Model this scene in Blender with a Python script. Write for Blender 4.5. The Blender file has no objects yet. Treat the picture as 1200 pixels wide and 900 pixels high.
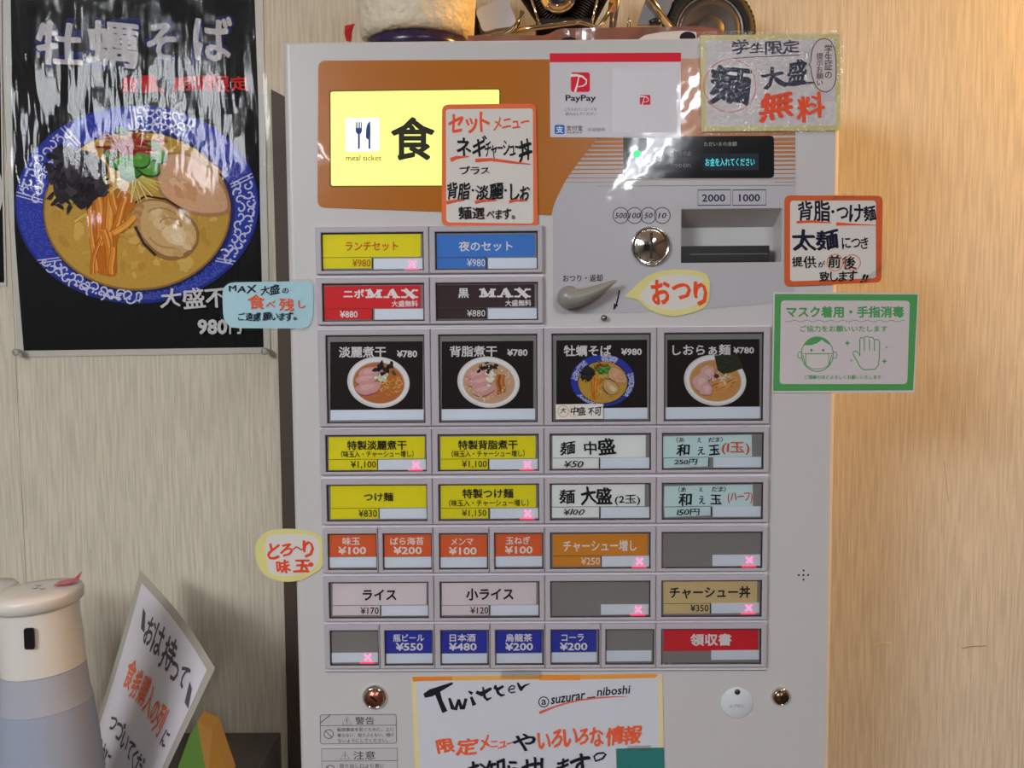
import bpy, bmesh, math, random
from mathutils import Vector, Matrix
from mathutils.geometry import tessellate_polygon

random.seed(7)
SC = bpy.context.scene
COL = SC.collection

# ------------------------------------------------------------------ camera
CZ = 1.32                      # eye height above the floor
CD = 1.064                     # distance from the machine's front
FPX = 1100.0
PITCH, ROLL, YAW = math.radians(4.173), math.radians(-0.437), math.radians(-0.571)
_F = Vector((math.sin(YAW)*math.cos(PITCH), math.cos(YAW)*math.cos(PITCH), -math.sin(PITCH)))
_R = Vector((math.cos(YAW), -math.sin(YAW), 0))
_U = _R.cross(_F)
CR = _R*math.cos(ROLL) + _U*math.sin(ROLL)
CU = -_R*math.sin(ROLL) + _U*math.cos(ROLL)
CP = Vector((0, -CD, CZ))
cd = bpy.data.cameras.new('camera')
cam = bpy.data.objects.new('camera', cd)
COL.objects.link(cam)
m = Matrix.Identity(4)
for i in range(3):
    m[i][0] = CR[i]; m[i][1] = CU[i]; m[i][2] = -_F[i]; m[i][3] = CP[i]
cam.matrix_world = m
cd.sensor_width = 36.0
cd.sensor_fit = 'HORIZONTAL'
cd.lens = 36.0*FPX/1200.0
cd.clip_start = 0.02
SC.camera = cam

# ------------------------------------------------------------------ light
SC.view_settings.view_transform = 'Standard'
SC.view_settings.look = 'None'
SC.view_settings.gamma = 1.0
SC.view_settings.use_curve_mapping = False
SC.view_settings.exposure = 0.12
SC.cycles.use_denoising = True
w = bpy.data.worlds.new('room_light')
SC.world = w
w.use_nodes = True
w.node_tree.nodes['Background'].inputs[0].default_value = (0.75, 0.80, 0.9, 1)
w.node_tree.nodes['Background'].inputs[1].default_value = 0.12

def area(name, loc, sx, sy, power, color, rot=(0, 0, 0)):
    l = bpy.data.lights.new(name, 'AREA')
    l.shape = 'RECTANGLE'; l.size = sx; l.size_y = sy
    l.energy = power; l.color = color
    o = bpy.data.objects.new(name, l); COL.objects.link(o)
    o.location = loc; o.rotation_euler = rot
    return o

CEIL = 2.36
TUBE_COL = (0.90, 0.95, 1.0)
FIX = []                        # ceiling fixtures: two tubes each, running away from the wall
for y in (-2.1, -3.35, -4.6, -5.85):
    FIX.append((0.78, y))
for y in (-1.75, -3.05, -4.3):
    FIX.append((-1.20, y))
for (x, y) in FIX:
    if x > 0 and y > -3:          # the nearest fitting is a wide diffuser panel
        area('panel_light', (x+0.05, y, CEIL-0.05), 0.26, 1.1, 15.0, TUBE_COL)
        continue
    for s in (-1, 1):
        area('tube_light', (x+s*0.05, y, CEIL-0.075), 0.022, 1.15, 7.5 if x > 0 else 3.5, TUBE_COL)
KEY = area('left_ceiling_panel_light', (-1.55, -2.45, 2.28), 0.9, 0.75, 54.0, (0.93, 0.96, 1.0), (math.radians(62), 0, math.radians(-31)))
WARM = area('warm_lamp_light', (1.40, 0.10, 2.15), 0.12, 0.12, 28.0, (1.0, 0.51, 0.10), (0, math.radians(35), 0))

# ------------------------------------------------------------------ helpers
def P(u, v, Y=0.0):
    """world point that lies on the upright plane at depth Y, from a measured photo position"""
    d = _F*FPX + CR*(u-600.0) + CU*(450.0-v)
    return CP + d*((Y-CP.y)/d.y)

def PX(p):
    q = Vector(p)-CP
    z = q.dot(_F)
    return 600+FPX*q.dot(CR)/z, 450-FPX*q.dot(CU)/z

def lin(c):
    r = []
    for x in c[:3]:
        x = x/255.0
        r.append(x/12.92 if x <= 0.04045 else ((x+0.055)/1.055)**2.4)
    return (r[0], r[1], r[2], 1.0)

MATS = {}
def mat(name, rgb=(200, 200, 200), rough=0.5, metal=0.0, coat=0.0, coat_r=0.1, bump=0.0, bscale=60.0,
        stretch=(1, 1, 1), var=0.06, vscale=12.0, attr=False, emit=0.0, trans=0.0, alpha=1.0, spec=0.5):
    if name in MATS:
        return MATS[name]
    M = bpy.data.materials.new(name); M.use_nodes = True
    nt = M.node_tree; N = nt.nodes; L = nt.links
    b = N['Principled BSDF']
    b.inputs['Roughness'].default_value = rough
    b.inputs['Metallic'].default_value = metal
    b.inputs['Coat Weight'].default_value = coat
    b.inputs['Coat Roughness'].default_value = coat_r
    b.inputs['Specular IOR Level'].default_value = spec
    b.inputs['Transmission Weight'].default_value = trans
    b.inputs['Alpha'].default_value = alpha
    tc = N.new('ShaderNodeTexCoord'); mp = N.new('ShaderNodeMapping')
    mp.inputs['Scale'].default_value = stretch
    L.new(tc.outputs['Object'], mp.inputs['Vector'])
    nz = N.new('ShaderNodeTexNoise'); nz.inputs['Scale'].default_value = vscale
    nz.inputs['Detail'].default_value = 3
    L.new(mp.outputs[0], nz.inputs['Vector'])
    mr = N.new('ShaderNodeMapRange')
    mr.inputs['To Min'].default_value = 1-var; mr.inputs['To Max'].default_value = 1+var
    L.new(nz.outputs[0], mr.inputs['Value'])
    mx = N.new('ShaderNodeMix'); mx.data_type = 'RGBA'; mx.blend_type = 'MULTIPLY'
    mx.inputs[0].default_value = 1.0
    if attr:
        a = N.new('ShaderNodeAttribute'); a.attribute_name = 'Col'
        L.new(a.outputs['Color'], mx.inputs[6])
    else:
        mx.inputs[6].default_value = lin(rgb)
    L.new(mr.outputs[0], mx.inputs[7])
    L.new(mx.outputs[2], b.inputs['Base Color'])
    if emit:
        b.inputs['Emission Strength'].default_value = emit
        if attr:
            L.new(a.outputs['Color'], b.inputs['Emission Color'])
        else:
            b.inputs['Emission Color'].default_value = lin(rgb)
    if bump:
        nb = N.new('ShaderNodeTexNoise'); nb.inputs['Scale'].default_value = bscale
        nb.inputs['Detail'].default_value = 2
        L.new(mp.outputs[0], nb.inputs['Vector'])
        bp = N.new('ShaderNodeBump'); bp.inputs['Strength'].default_value = 1.0
        bp.inputs['Distance'].default_value = bump
        L.new(nb.outputs[0], bp.inputs['Height'])
        L.new(bp.outputs[0], b.inputs['Normal'])
        if coat:
            L.new(bp.outputs[0], b.inputs['Coat Normal'])
    MATS[name] = M
    return M

def film(name, bump=0.0, bscale=30.0, stretch=(1, 1, 1), rough=0.04, ior=1.5, tint=(255, 255, 255), extra=0.0):
    """clear plastic: lets light through and mirrors by the Fresnel law"""
    if name in MATS:
        return MATS[name]
    M = bpy.data.materials.new(name); M.use_nodes = True
    nt = M.node_tree; N = nt.nodes; L = nt.links
    N.remove(N['Principled BSDF'])
    out = N['Material Output']
    tr = N.new('ShaderNodeBsdfTransparent'); tr.inputs[0].default_value = lin(tint)
    gl = N.new('ShaderNodeBsdfGlossy'); gl.inputs['Roughness'].default_value = rough
    gl.inputs['Color'].default_value = (1, 1, 1, 1)
    fr = N.new('ShaderNodeFresnel'); fr.inputs[0].default_value = ior
    ad = N.new('ShaderNodeMath'); ad.operation = 'ADD'; ad.inputs[1].default_value = extra
    mx = N.new('ShaderNodeMixShader')
    L.new(fr.outputs[0], ad.inputs[0]); L.new(ad.outputs[0], mx.inputs[0])
    L.new(tr.outputs[0], mx.inputs[1]); L.new(gl.outputs[0], mx.inputs[2])
    L.new(mx.outputs[0], out.inputs['Surface'])
    if bump:
        tc = N.new('ShaderNodeTexCoord'); mp = N.new('ShaderNodeMapping')
        mp.inputs['Scale'].default_value = stretch
        L.new(tc.outputs['Object'], mp.inputs['Vector'])
        nb = N.new('ShaderNodeTexNoise'); nb.inputs['Scale'].default_value = bscale
        nb.inputs['Detail'].default_value = 1.5
        L.new(mp.outputs[0], nb.inputs['Vector'])
        bp = N.new('ShaderNodeBump'); bp.inputs['Distance'].default_value = bump
        L.new(nb.outputs[0], bp.inputs['Height'])
        L.new(bp.outputs[0], gl.inputs['Normal'])
    MATS[name] = M
    return M

WLOC = {}
def wloc(o):
    return WLOC.get(o.name, Vector((0, 0, 0))) if o else Vector((0, 0, 0))

def link(name, me, parent=None, origin=None):
    o = bpy.data.objects.new(name, me)
    COL.objects.link(o)
    if origin is None:
        origin = Vector((0, 0, 0))
    if parent:
        o.parent = parent
    o.location = origin - wloc(parent)
    WLOC[o.name] = origin
    return o

class MB:
    """collects world-space geometry; build() makes ONE mesh object with its origin at the centre"""
    def __init__(s):
        s.v = []; s.f = []; s.c = []; s.mi = []; s.smooth = []
    def add(s, vs, fs, col=(255, 255, 255), mi=0, smooth=False):
        n = len(s.v)
        s.v += [Vector(p) for p in vs]
        cl = lin(col)
        for f in fs:
            s.f.append([n+i for i in f]); s.c.append(cl); s.mi.append(mi); s.smooth.append(smooth)
        return s
    def box(s, a, b, mi=0, col=(255, 255, 255)):
        x0, y0, z0 = a; x1, y1, z1 = b
        vs = [(x0,y0,z0),(x1,y0,z0),(x1,y1,z0),(x0,y1,z0),(x0,y0,z1),(x1,y0,z1),(x1,y1,z1),(x0,y1,z1)]
        return s.add(vs, [(0,3,2,1),(4,5,6,7),(0,1,5,4),(1,2,6,5),(2,3,7,6),(3,0,4,7)], col, mi)
    def lathe(s, prof, c, axis='z', n=32, mi=0, smooth=True, cap=False):
        vs = []; fs = []
        c = Vector(c)
        for (r, h) in prof:
            for k in range(n):
                a = 2*math.pi*k/n
                if axis == 'z': p = Vector((r*math.cos(a), r*math.sin(a), h))
                else: p = Vector((r*math.cos(a), h, r*math.sin(a)))
                vs.append(c+p)
        for i in range(len(prof)-1):
            for k in range(n):
                k2 = (k+1) % n
                q = (i*n+k, i*n+k2, (i+1)*n+k2, (i+1)*n+k)
                fs.append(q if axis == 'z' else q[::-1])
        if cap:
            fs.append(tuple(range(n))[::-1] if axis == 'z' else tuple(range(n)))
            t = tuple(range((len(prof)-1)*n, len(prof)*n))
            fs.append(t if axis == 'z' else t[::-1])
        return s.add(vs, fs, (255, 255, 255), mi, smooth)
    def tube(s, pts, r, n=10, mi=0, smooth=True):
        pts = [Vector(p) for p in pts]
        rs = r if isinstance(r, (list, tuple)) else [r]*len(pts)
        vs = []; fs = []
        for i, p in enumerate(pts):
            t = (pts[min(i+1, len(pts)-1)]-pts[max(i-1, 0)]).normalized()
            ref = Vector((0, 0, 1)) if abs(t.z) < 0.9 else Vector((1, 0, 0))
            a = t.cross(ref).normalized(); b = t.cross(a).normalized()
            for k in range(n):
                th = 2*math.pi*k/n
                vs.append(p+(a*math.cos(th)+b*math.sin(th))*rs[i])
        for i in range(len(pts)-1):
            for k in range(n):
                k2 = (k+1) % n
                fs.append((i*n+k, i*n+k2, (i+1)*n+k2, (i+1)*n+k))
        fs.append(tuple(range(n))[::-1]); fs.append(tuple(range((len(pts)-1)*n, len(pts)*n)))
        return s.add(vs, fs, (255, 255, 255), mi, smooth)
    def build(s, name, mats, parent=None, colors=False, origin=None, bevel=0.0):
        if not isinstance(mats, (list, tuple)): mats = [mats]
        if origin is None:
            lo = Vector((min(p.x for p in s.v), min(p.y for p in s.v), min(p.z for p in s.v)))
            hi = Vector((max(p.x for p in s.v), max(p.y for p in s.v), max(p.z for p in s.v)))
            origin = (lo+hi)/2
        me = bpy.data.meshes.new(name)
        me.from_pydata([tuple(p-origin) for p in s.v], [], s.f)
        for mm in mats: me.materials.append(mm)
        me.polygons.foreach_set('material_index', s.mi)
        me.polygons.foreach_set('use_smooth', s.smooth)
        if colors:
            a = me.color_attributes.new('Col', 'FLOAT_COLOR', 'CORNER')
            buf = []
            for p, c in zip(me.polygons, s.c):
                buf += list(c)*p.loop_total
            a.data.foreach_set('color', buf)
        me.update()
        o = link(name, me, parent, origin)
        if bevel:
            bv = o.modifiers.new('bevel', 'BEVEL'); bv.width = bevel; bv.segments = 3; bv.limit_method = 'ANGLE'
        return o

def tag(o, label=None, cat=None, group=None, kind=None):
    if label: o['label'] = label
    if cat: o['category'] = cat
    if group: o['group'] = group
    if kind: o['kind'] = kind
    return o

def empty(name, loc, parent=None):
    return link(name, None, parent, Vector(loc))

def tess(pts):
    return tessellate_polygon([[Vector((p[0], p[1], 0)) for p in pts]])

def rounded(pts, r, n=5):
    """round the corners of a polygon; r is one radius or one per corner"""
    out = []
    k = len(pts)
    for i in range(k):
        a, b, c = Vector(pts[i-1]), Vector(pts[i]), Vector(pts[(i+1) % k])
        rr = r[i] if isinstance(r, (list, tuple)) else r
        if rr <= 0: out.append(tuple(b)); continue
        d1 = (a-b); d2 = (c-b)
        rr = min(rr, d1.length*0.49, d2.length*0.49)
        p = b+d1.normalized()*rr; q = b+d2.normalized()*rr
        for j in range(n+1):
            t = j/n
            out.append(tuple(p*(1-t)**2+b*2*t*(1-t)+q*t*t))
    return out

def R4(x0, y0, x1, y1, sl=-0.008):
    d = sl*(x1-x0)/2
    return [(x0, y0-d), (x1, y0+d), (x1, y1+d), (x0, y1-d)]

def smooth_loop(pts, n=4):
    out = []; k = len(pts)
    for i in range(k):
        p0, p1, p2, p3 = [Vector(pts[(i+j-1) % k]) for j in range(4)]
        for j in range(n):
            t = j/n
            out.append(tuple(0.5*((2*p1)+(p2-p0)*t+(2*p0-5*p1+4*p2-p3)*t*t+(3*p1-p0-3*p2+p3)*t**3)))
    return out

def ell(cx, cy, rx, ry, n=40, rot=0.0, wob=0.0, seed=0):
    rn = random.Random(seed); ph = [rn.uniform(0, 6.28) for _ in range(4)]
    o = []
    for k in range(n):
        a = 2*math.pi*k/n
        w_ = 1+wob*(math.sin(3*a+ph[0])+0.6*math.sin(5*a+ph[1])+0.4*math.sin(8*a+ph[2]))
        x, y = rx*w_*math.cos(a), ry*w_*math.sin(a)
        o.append((cx+x*math.cos(rot)-y*math.sin(rot), cy+x*math.sin(rot)+y*math.cos(rot)))
    return o

# lettering: glyph outlines from Blender's own font
_TXT = {}
def glyphs(s, wgt):
    wgt = wgt*1.25+0.007 if wgt < 0.05 else wgt
    k = (s, wgt)
    if k not in _TXT:
        c = bpy.data.curves.new('t', 'FONT'); c.body = s; c.resolution_u = 2
        o = bpy.data.objects.new('t', c); COL.objects.link(o)
        bpy.context.view_layer.update()
        me = bpy.data.meshes.new_from_object(o)
        gv = [(v.co.x, v.co.y, 0) for v in me.vertices]; gf = [tuple(p.vertices) for p in me.polygons]
        if wgt > 0.003:           # bolder strokes: the outline repeated in a small circle
            n = len(gv); V = []; F_ = []
            nk = 5 if wgt < 0.016 else 8
            for q_ in range(nk):
                a = 6.2832*(q_+0.25)/nk
                V += [(x+wgt*math.cos(a), y+wgt*math.sin(a), q_) for x, y, z in gv]
                F_ += [tuple(q_*n+i for i in f) for f in gf]
            gv, gf = V, F_
        _TXT[k] = (gv, gf)
        bpy.data.objects.remove(o); bpy.data.curves.remove(c); bpy.data.meshes.remove(me)
    return _TXT[k]

class Canvas(MB):
    """flat print: coloured shapes laid on a sheet, each a few microns proud of the one before"""
    STEP = 5e-6
    def __init__(s, Y, mapf=None):
        super().__init__()
        s.Y = Y; s.k = 0
        s.mapf = mapf or (lambda u, v, y: P(u, v, y))
        s.hold = False
    def _put(s, pts, faces, col):
        if not s.hold: s.k += 1
        y = s.Y-s.k*s.STEP
        s.add([s.mapf(p[0], p[1], y-(p[2]*s.STEP if len(p) > 2 else 0)) for p in pts], faces, col)
        s.k += max([p[2] for p in pts if len(p) > 2], default=0)
    def poly(s, pts, col):
        t = tess(pts)
        fs = []
        for f in t:
            a, b, c = [pts[i] for i in f]
            ar = (b[0]-a[0])*(c[1]-a[1])-(c[0]-a[0])*(b[1]-a[1])
            fs.append(tuple(f) if ar < 0 else tuple(f)[::-1])
        s._put(pts, fs, col)
    def rect(s, x0, y0, x1, y1, col, r=0, sl=-0.008):
        p = R4(x0, y0, x1, y1, sl)
        s.poly(rounded(p, r) if r else p, col)
    def frame(s, pts, width, col):
        s.stroke(list(pts)+[pts[0]], width, col, closed=True)
    def stroke(s, pts, width, col, closed=False, taper=False):
        pts = [Vector((p[0], p[1])) for p in pts]
        n = len(pts); L_ = []; 
        for i, p in enumerate(pts):
            if closed: a, b = pts[(i-1) % (n-1)], pts[(i+1) % (n-1)]
            else: a, b = pts[max(i-1, 0)], pts[min(i+1, n-1)]
            t = (b-a)
            if t.length < 1e-9: t = Vector((1, 0))
            t.normalize(); nn = Vector((-t.y, t.x))
            if isinstance(width, (list, tuple)): w_ = width[i]
            else: w_ = width*(1-0.85*i/(n-1)) if taper else width
            L_ += [tuple(p+nn*w_/2), tuple(p-nn*w_/2)]
        fs = [(2*i, 2*i+2, 2*i+3, 2*i+1) for i in range(n-1)]
        s._put(L_, fs, col)
    def text(s, t, box, col, wgt=0.012, sl=-0.008, brush=0.0, shear=0.0, vertical=False, arc=0.0):
        x0, y0, x1, y1 = box
        if not brush and not vertical:
            V, Fc = glyphs(t, wgt)
            V = list(V); Fc = list(Fc)
        else:
            V = []; Fc = []; x = 0.0
            rn = random.Random(hash_s(t)+int(x0))
            chars = [c for c in t]
            for i, ch in enumerate(chars):
                if ch == ' ': x += 0.3; continue
                gv, gf = glyphs(ch, max(wgt*0.42-0.004, -0.005) if brush else wgt)
                if not gv: continue
                mnx = min(p[0] for p in gv); mxx = max(p[0] for p in gv)
                cy = 0.35; cx = (mnx+mxx)/2
                if brush:
                    a = rn.uniform(-0.10, 0.10)*brush; sc = 1+rn.uniform(-0.14, 0.16)*brush; dy = rn.uniform(-0.05, 0.05)*brush
                    ph = rn.uniform(0, 6)
                else: a, sc, dy, ph = 0, 1, 0, 0
                offs = [(0, 0)]
                if brush:
                    nb = 0.018*brush
                    offs = [(-nb, nb*0.7), (0, 0), (nb, -nb*0.7)]
                for li, (ox, oy) in enumerate(offs):
                    n0 = len(V)
                    for (px, py, pz) in gv:
                        pz += li*9
                        lx = (px-cx); ly = (py-cy)
                        if brush:
                            lx += 0.03*brush*math.sin(5*ly+ph); ly += 0.035*brush*math.sin(4.2*lx+ph)
                            ly += lx*0.10*brush
                        qx = (lx*math.cos(a)-ly*math.sin(a))*sc+ox
                        qy = (lx*math.sin(a)+ly*math.cos(a))*sc+oy+dy
                        if vertical: V.append((qx, qy-i*0.95, pz))
                        else: V.append((x+(mxx-mnx)/2+qx, qy+cy, pz))
                    Fc += [tuple(n0+j for j in f) for f in gf]
                x += (mxx-mnx)+0.07
        if shear: V = [(a+b*shear, b, z) for a, b, z in V]
        ax = min(p[0] for p in V); bx = max(p[0] for p in V); ay = min(p[1] for p in V); by = max(p[1] for p in V)
        W = (x1-x0)/max(bx-ax, 1e-6); H = (y1-y0)/max(by-ay, 1e-6)
        pts = []
        for (a, b, z) in V:
            px = x0+(a-ax)*W; py = y1-(b-ay)*H
            py += sl*(px-(x0+x1)/2)
            if arc:
                q = (px-x0)/(x1-x0); py += arc*4*q*(1-q)
            pts.append((px, py, z))
        s._put(pts, Fc, col)

def hash_s(t):
    h = 7
    for c in t: h = (h*31+ord(c)) % 100003
    return h

INK = mat('printed_ink', rough=0.55, attr=True, var=0.05, vscale=300, spec=0.15)
INKG = mat('glossy_printed_ink', rough=0.5, attr=True, var=0.10, vscale=260, spec=0.15)
INKP = mat('picture_ink', rough=0.55, attr=True, var=0.16, vscale=220, spec=0.1)

def slab(name, pts, Y, th, material, parent=None, mapf=None, build=True, mb=None, mi=0, col=(255, 255, 255)):
    """a sheet or plate with the given outline, its back at Y and its face th nearer the viewer"""
    mf = mapf or P
    B = mb or MB()
    n = len(pts)
    front = [mf(a, b, Y-th) for a, b in pts]
    up = Vector((0, 1, 0))
    back = [p+up*th for p in front]
    fs = []
    for f in tess(pts):
        a, b, c = [pts[i] for i in f]
        ar = (b[0]-a[0])*(c[1]-a[1])-(c[0]-a[0])*(b[1]-a[1])
        f = tuple(f) if ar < 0 else tuple(f)[::-1]
        fs.append(f); fs.append(tuple(n+i for i in f[::-1]))
    ar = sum(pts[i-1][0]*pts[i][1]-pts[i][0]*pts[i-1][1] for i in range(n))
    for i in range(n):
        j = (i+1) % n
        q = (i, j, n+j, n+i)
        fs.append(q if ar > 0 else q[::-1])
    B.add(front+back, fs, col, mi)
    if build:
        return B.build(name, material, parent)
    return B

def ring(outer, inner, y_out, y_in_front, y_back, B, mi=0, mi_in=0):
    """rectangular frame in world X/Z: outer, inner = (x0, z0, x1, z1)"""
    ox0, oz0, ox1, oz1 = outer; ix0, iz0, ix1, iz1 = inner
    e = 0.0008
    O1 = [(ox0, y_back, oz0), (ox1, y_back, oz0), (ox1, y_back, oz1), (ox0, y_back, oz1)]
    O2 = [(ox0, y_out+e, oz0), (ox1, y_out+e, oz0), (ox1, y_out+e, oz1), (ox0, y_out+e, oz1)]
    O3 = [(ox0+e, y_out, oz0+e), (ox1-e, y_out, oz0+e), (ox1-e, y_out, oz1-e), (ox0+e, y_out, oz1-e)]
    I1 = [(ix0-e, y_out, iz0-e), (ix1+e, y_out, iz0-e), (ix1+e, y_out, iz1+e), (ix0-e, y_out, iz1+e)]
    I2 = [(ix0, y_out+e, iz0), (ix1, y_out+e, iz0), (ix1, y_out+e, iz1), (ix0, y_out+e, iz1)]
    I3 = [(ix0, y_in_front, iz0), (ix1, y_in_front, iz0), (ix1, y_in_front, iz1), (ix0, y_in_front, iz1)]
    vs = O1+O2+O3+I1+I2+I3
    for L_ in range(5):
        fs = []
        for i in range(4):
            j = (i+1) % 4
            fs.append((L_*4+i, L_*4+j, L_*4+4+j, L_*4+4+i))
        B.add([], [], mi=0)
        if L_ == 0:
            base = len(B.v); B.v += [Vector(p) for p in vs]
        for f in fs:
            B.f.append([base+k for k in f]); B.c.append((1, 1, 1, 1)); B.mi.append(mi if L_ < 4 else mi_in); B.smooth.append(False)

# ------------------------------------------------------------------ common materials
BODY = mat('machine_paint', (203, 200, 199), rough=0.42, var=0.03, vscale=5, coat=0.15, coat_r=0.3)
FRAMEM = mat('key_frame_plastic', (186, 179, 186), rough=0.38, var=0.02)
RIM = mat('dark_key_rim', (74, 68, 74), rough=0.3)
KEYP = mat('grey_key_plate', (140, 136, 133), rough=0.35, var=0.05, vscale=20)
CLEAR = film('clear_key_cover', rough=0.06)
WINM = mat('status_window', (230, 236, 246), rough=0.35, var=0.02)
CHROME = mat('chrome', (225, 220, 215), rough=0.10, metal=1.0, var=0.03)
BLACKP = mat('black_plastic', (22, 20, 22), rough=0.3)
LAM = film('laminate_film', bump=0.0022, bscale=22, stretch=(1, 1, 1), rough=0.05)
LAMROUGH = film('embossed_laminate', bump=0.0030, bscale=200, stretch=(1, 1, 0.8), rough=0.06)
POSTERF = film('wavy_poster_film', bump=0.0014, bscale=22, stretch=(4.0, 1, 0.9), rough=0.07, ior=1.28)
TAPE = film('clear_tape', bump=0.0006, bscale=120, rough=0.12, extra=0.02)

def wallpaper(name, rgb):
    M = bpy.data.materials.new(name); M.use_nodes = True
    nt = M.node_tree; N = nt.nodes; L = nt.links
    b = N['Principled BSDF']; b.inputs['Roughness'].default_value = 0.75
    b.inputs['Specular IOR Level'].default_value = 0.25
    tc = N.new('ShaderNodeTexCoord')
    def noise(scale, st, det=2.0):
        mp = N.new('ShaderNodeMapping'); mp.inputs['Scale'].default_value = st
        L.new(tc.outputs['Object'], mp.inputs['Vector'])
        n = N.new('ShaderNodeTexNoise'); n.inputs['Scale'].default_value = scale; n.inputs['Detail'].default_value = det
        L.new(mp.outputs[0], n.inputs['Vector'])
        return n
    a = noise(1.0, (310, 1, 12)); c = noise(1.0, (560, 1, 16)); d = noise(2.5, (1, 1, 1))
    def mathn(op, x, y):
        q = N.new('ShaderNodeMath'); q.operation = op
        for i, z in enumerate((x, y)):
            if isinstance(z, (int, float)): q.inputs[i].default_value = z
            else: L.new(z, q.inputs[i])
        return q.outputs[0]
    h = mathn('ADD', mathn('MULTIPLY', a.outputs[0], 0.65), mathn('MULTIPLY', c.outputs[0], 0.35))
    cr = N.new('ShaderNodeMapRange'); L.new(h, cr.inputs[0])
    cr.inputs[1].default_value = 0.40; cr.inputs[2].default_value = 0.58
    cr.inputs[3].default_value = 0.83; cr.inputs[4].default_value = 1.04
    k = mathn('MULTIPLY', cr.outputs[0], mathn('ADD', mathn('MULTIPLY', d.outputs[0], 0.10), 0.95))
    mx = N.new('ShaderNodeMix'); mx.data_type = 'RGBA'; mx.blend_type = 'MULTIPLY'; mx.inputs[0].default_value = 1
    mx.inputs[6].default_value = lin(rgb); L.new(k, mx.inputs[7])
    L.new(mx.outputs[2], b.inputs['Base Color'])
    bp = N.new('ShaderNodeBump'); bp.inputs['Distance'].default_value = 0.00008; L.new(h, bp.inputs['Height'])
    L.new(bp.outputs[0], b.inputs['Normal'])
    return M

# ------------------------------------------------------------------ room
WY = 0.295                       # the wall behind the machine
XL, XR, YF = -2.3, 2.2, -7.6
WPAP = wallpaper('striped_wallpaper', (214, 204, 184))
seam = P(25, 560, WY).x
wall = MB().box((XL, WY+0.001, 0), (XR, WY+0.12, CEIL)).build('wall_back', mat('plaster', (205, 200, 190), rough=0.8))
tag(wall, kind='structure')
for (a, b) in ((XL, seam-0.0005), (seam+0.0003, seam+0.9195), (seam+0.9200, XR)):
    MB().box((a, WY, 0), (b, WY+0.002, CEIL)).build('wallpaper_strip', WPAP, wall)
sc = Canvas(WY-0.0003)
sc.stroke([(1127, 760), (1140, 757.5), (1156, 757)], 1.0, (150, 120, 85))
sc.stroke([(1024, 756), (1033, 753), (1043, 753)], 1.1, (240, 215, 170))
sc.stroke([(1106, 540), (1112, 590)], 0.5, (160, 135, 100))
sc.build('scuff_mark', INK, wall, colors=True)
PLAS = mat('painted_plaster', (128, 122, 114), rough=0.8)
tag(MB().box((XL, YF, -0.1), (XR, WY, 0)).build('floor', mat('floor_tile', (84, 72, 62), rough=0.4)), kind='structure')
tag(MB().box((XL, YF, CEIL), (XR, WY+0.12, CEIL+0.1)).build('ceiling', mat('ceiling_board', (225, 222, 215), rough=0.85)), kind='structure')
tag(MB().box((XL-0.1, YF, 0), (XL, WY, CEIL)).build('wall_left', PLAS), kind='structure')
tag(MB().box((XR, YF, 0), (XR+0.1, WY, CEIL)).build('wall_right', mat('brown_panel_wall', (110, 84, 62), rough=0.6)), kind='structure')
tag(MB().box((XL, YF-0.1, 0), (XR, YF, CEIL)).build('wall_front', mat('dim_wall', (62, 54, 48), rough=0.7)), kind='structure')
fixm = mat('white_enamel', (235, 235, 232), rough=0.4)
for i, (x, y) in enumerate(FIX):
    f = MB().box((x-0.09, y-0.61, CEIL-0.045), (x+0.09, y+0.61, CEIL-0.001)).build('ceiling_light', fixm)
    tag(f, 'white twin tube fluorescent fitting on the ceiling, %s in the %s row' % (('nearest the machine', 'second from the machine', 'third from the machine', 'farthest from the machine')[i % 4 if i < 4 else i-4], 'right' if x > 0 else 'left'), 'light', 'fluorescent ceiling fittings')
lh = MB().lathe([(0.012, 0.21), (0.012, 0.06), (0.06, 0.055), (0.12, 0.03), (0.125, 0.01), (0.12, 0.01), (0.05, 0.045)], (1.40, 0.10, 2.15), n=28).build('ceiling_lamp', mat('brass_shade', (170, 130, 70), rough=0.3, metal=1))
tag(lh, 'small brass ceiling lamp giving warm light to the right of the machine', 'light')
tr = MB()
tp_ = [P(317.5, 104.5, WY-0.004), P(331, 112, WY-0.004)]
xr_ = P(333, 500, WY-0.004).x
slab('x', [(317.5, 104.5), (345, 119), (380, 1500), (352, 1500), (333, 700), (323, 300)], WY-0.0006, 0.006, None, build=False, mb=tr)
tag(tr.build('dark_strip_1', mat('dark_brown_strip', (74, 60, 48), rough=0.6)), kind='structure')  # flat dark brown strip on the wall beside the machine's left edge

# ------------------------------------------------------------------ ticket machine
BX0, BX1, BTOP = -0.2632, 0.3570, CZ+0.3042
mach = empty('ticket_machine', (0.047, 0.14, 0))
tag(mach, 'grey meal ticket vending machine with rows of menu buttons and an orange top panel', 'vending machine')

def boxmesh(a, b):
    me = bpy.data.meshes.new('b'); q = MB().box(a, b)
    me.from_pydata([tuple(p) for p in q.v], [], q.f); return me
bm = bmesh.new()
bm.from_mesh(boxmesh((BX0, 0, 0.0), (BX1, WY-0.008, BTOP)))
ed = [e for e in bm.edges if abs(e.verts[0].co.z-e.verts[1].co.z) > 0.5 and e.verts[0].co.y < 0.01]
bmesh.ops.bevel(bm, geom=ed, offset=0.0085, segments=5, profile=0.5, affect='EDGES')
ed = [e for e in bm.edges if all(v.co.z > BTOP-1e-5 for v in e.verts)]
bmesh.ops.bevel(bm, geom=ed, offset=0.0025, segments=2, profile=0.5, affect='EDGES')
bme = bpy.data.meshes.new('cabinet'); bm.to_mesh(bme); bm.free()
bme.materials.append(BODY)
body = bpy.data.objects.new('body_tmp', bme); COL.objects.link(body)
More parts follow.
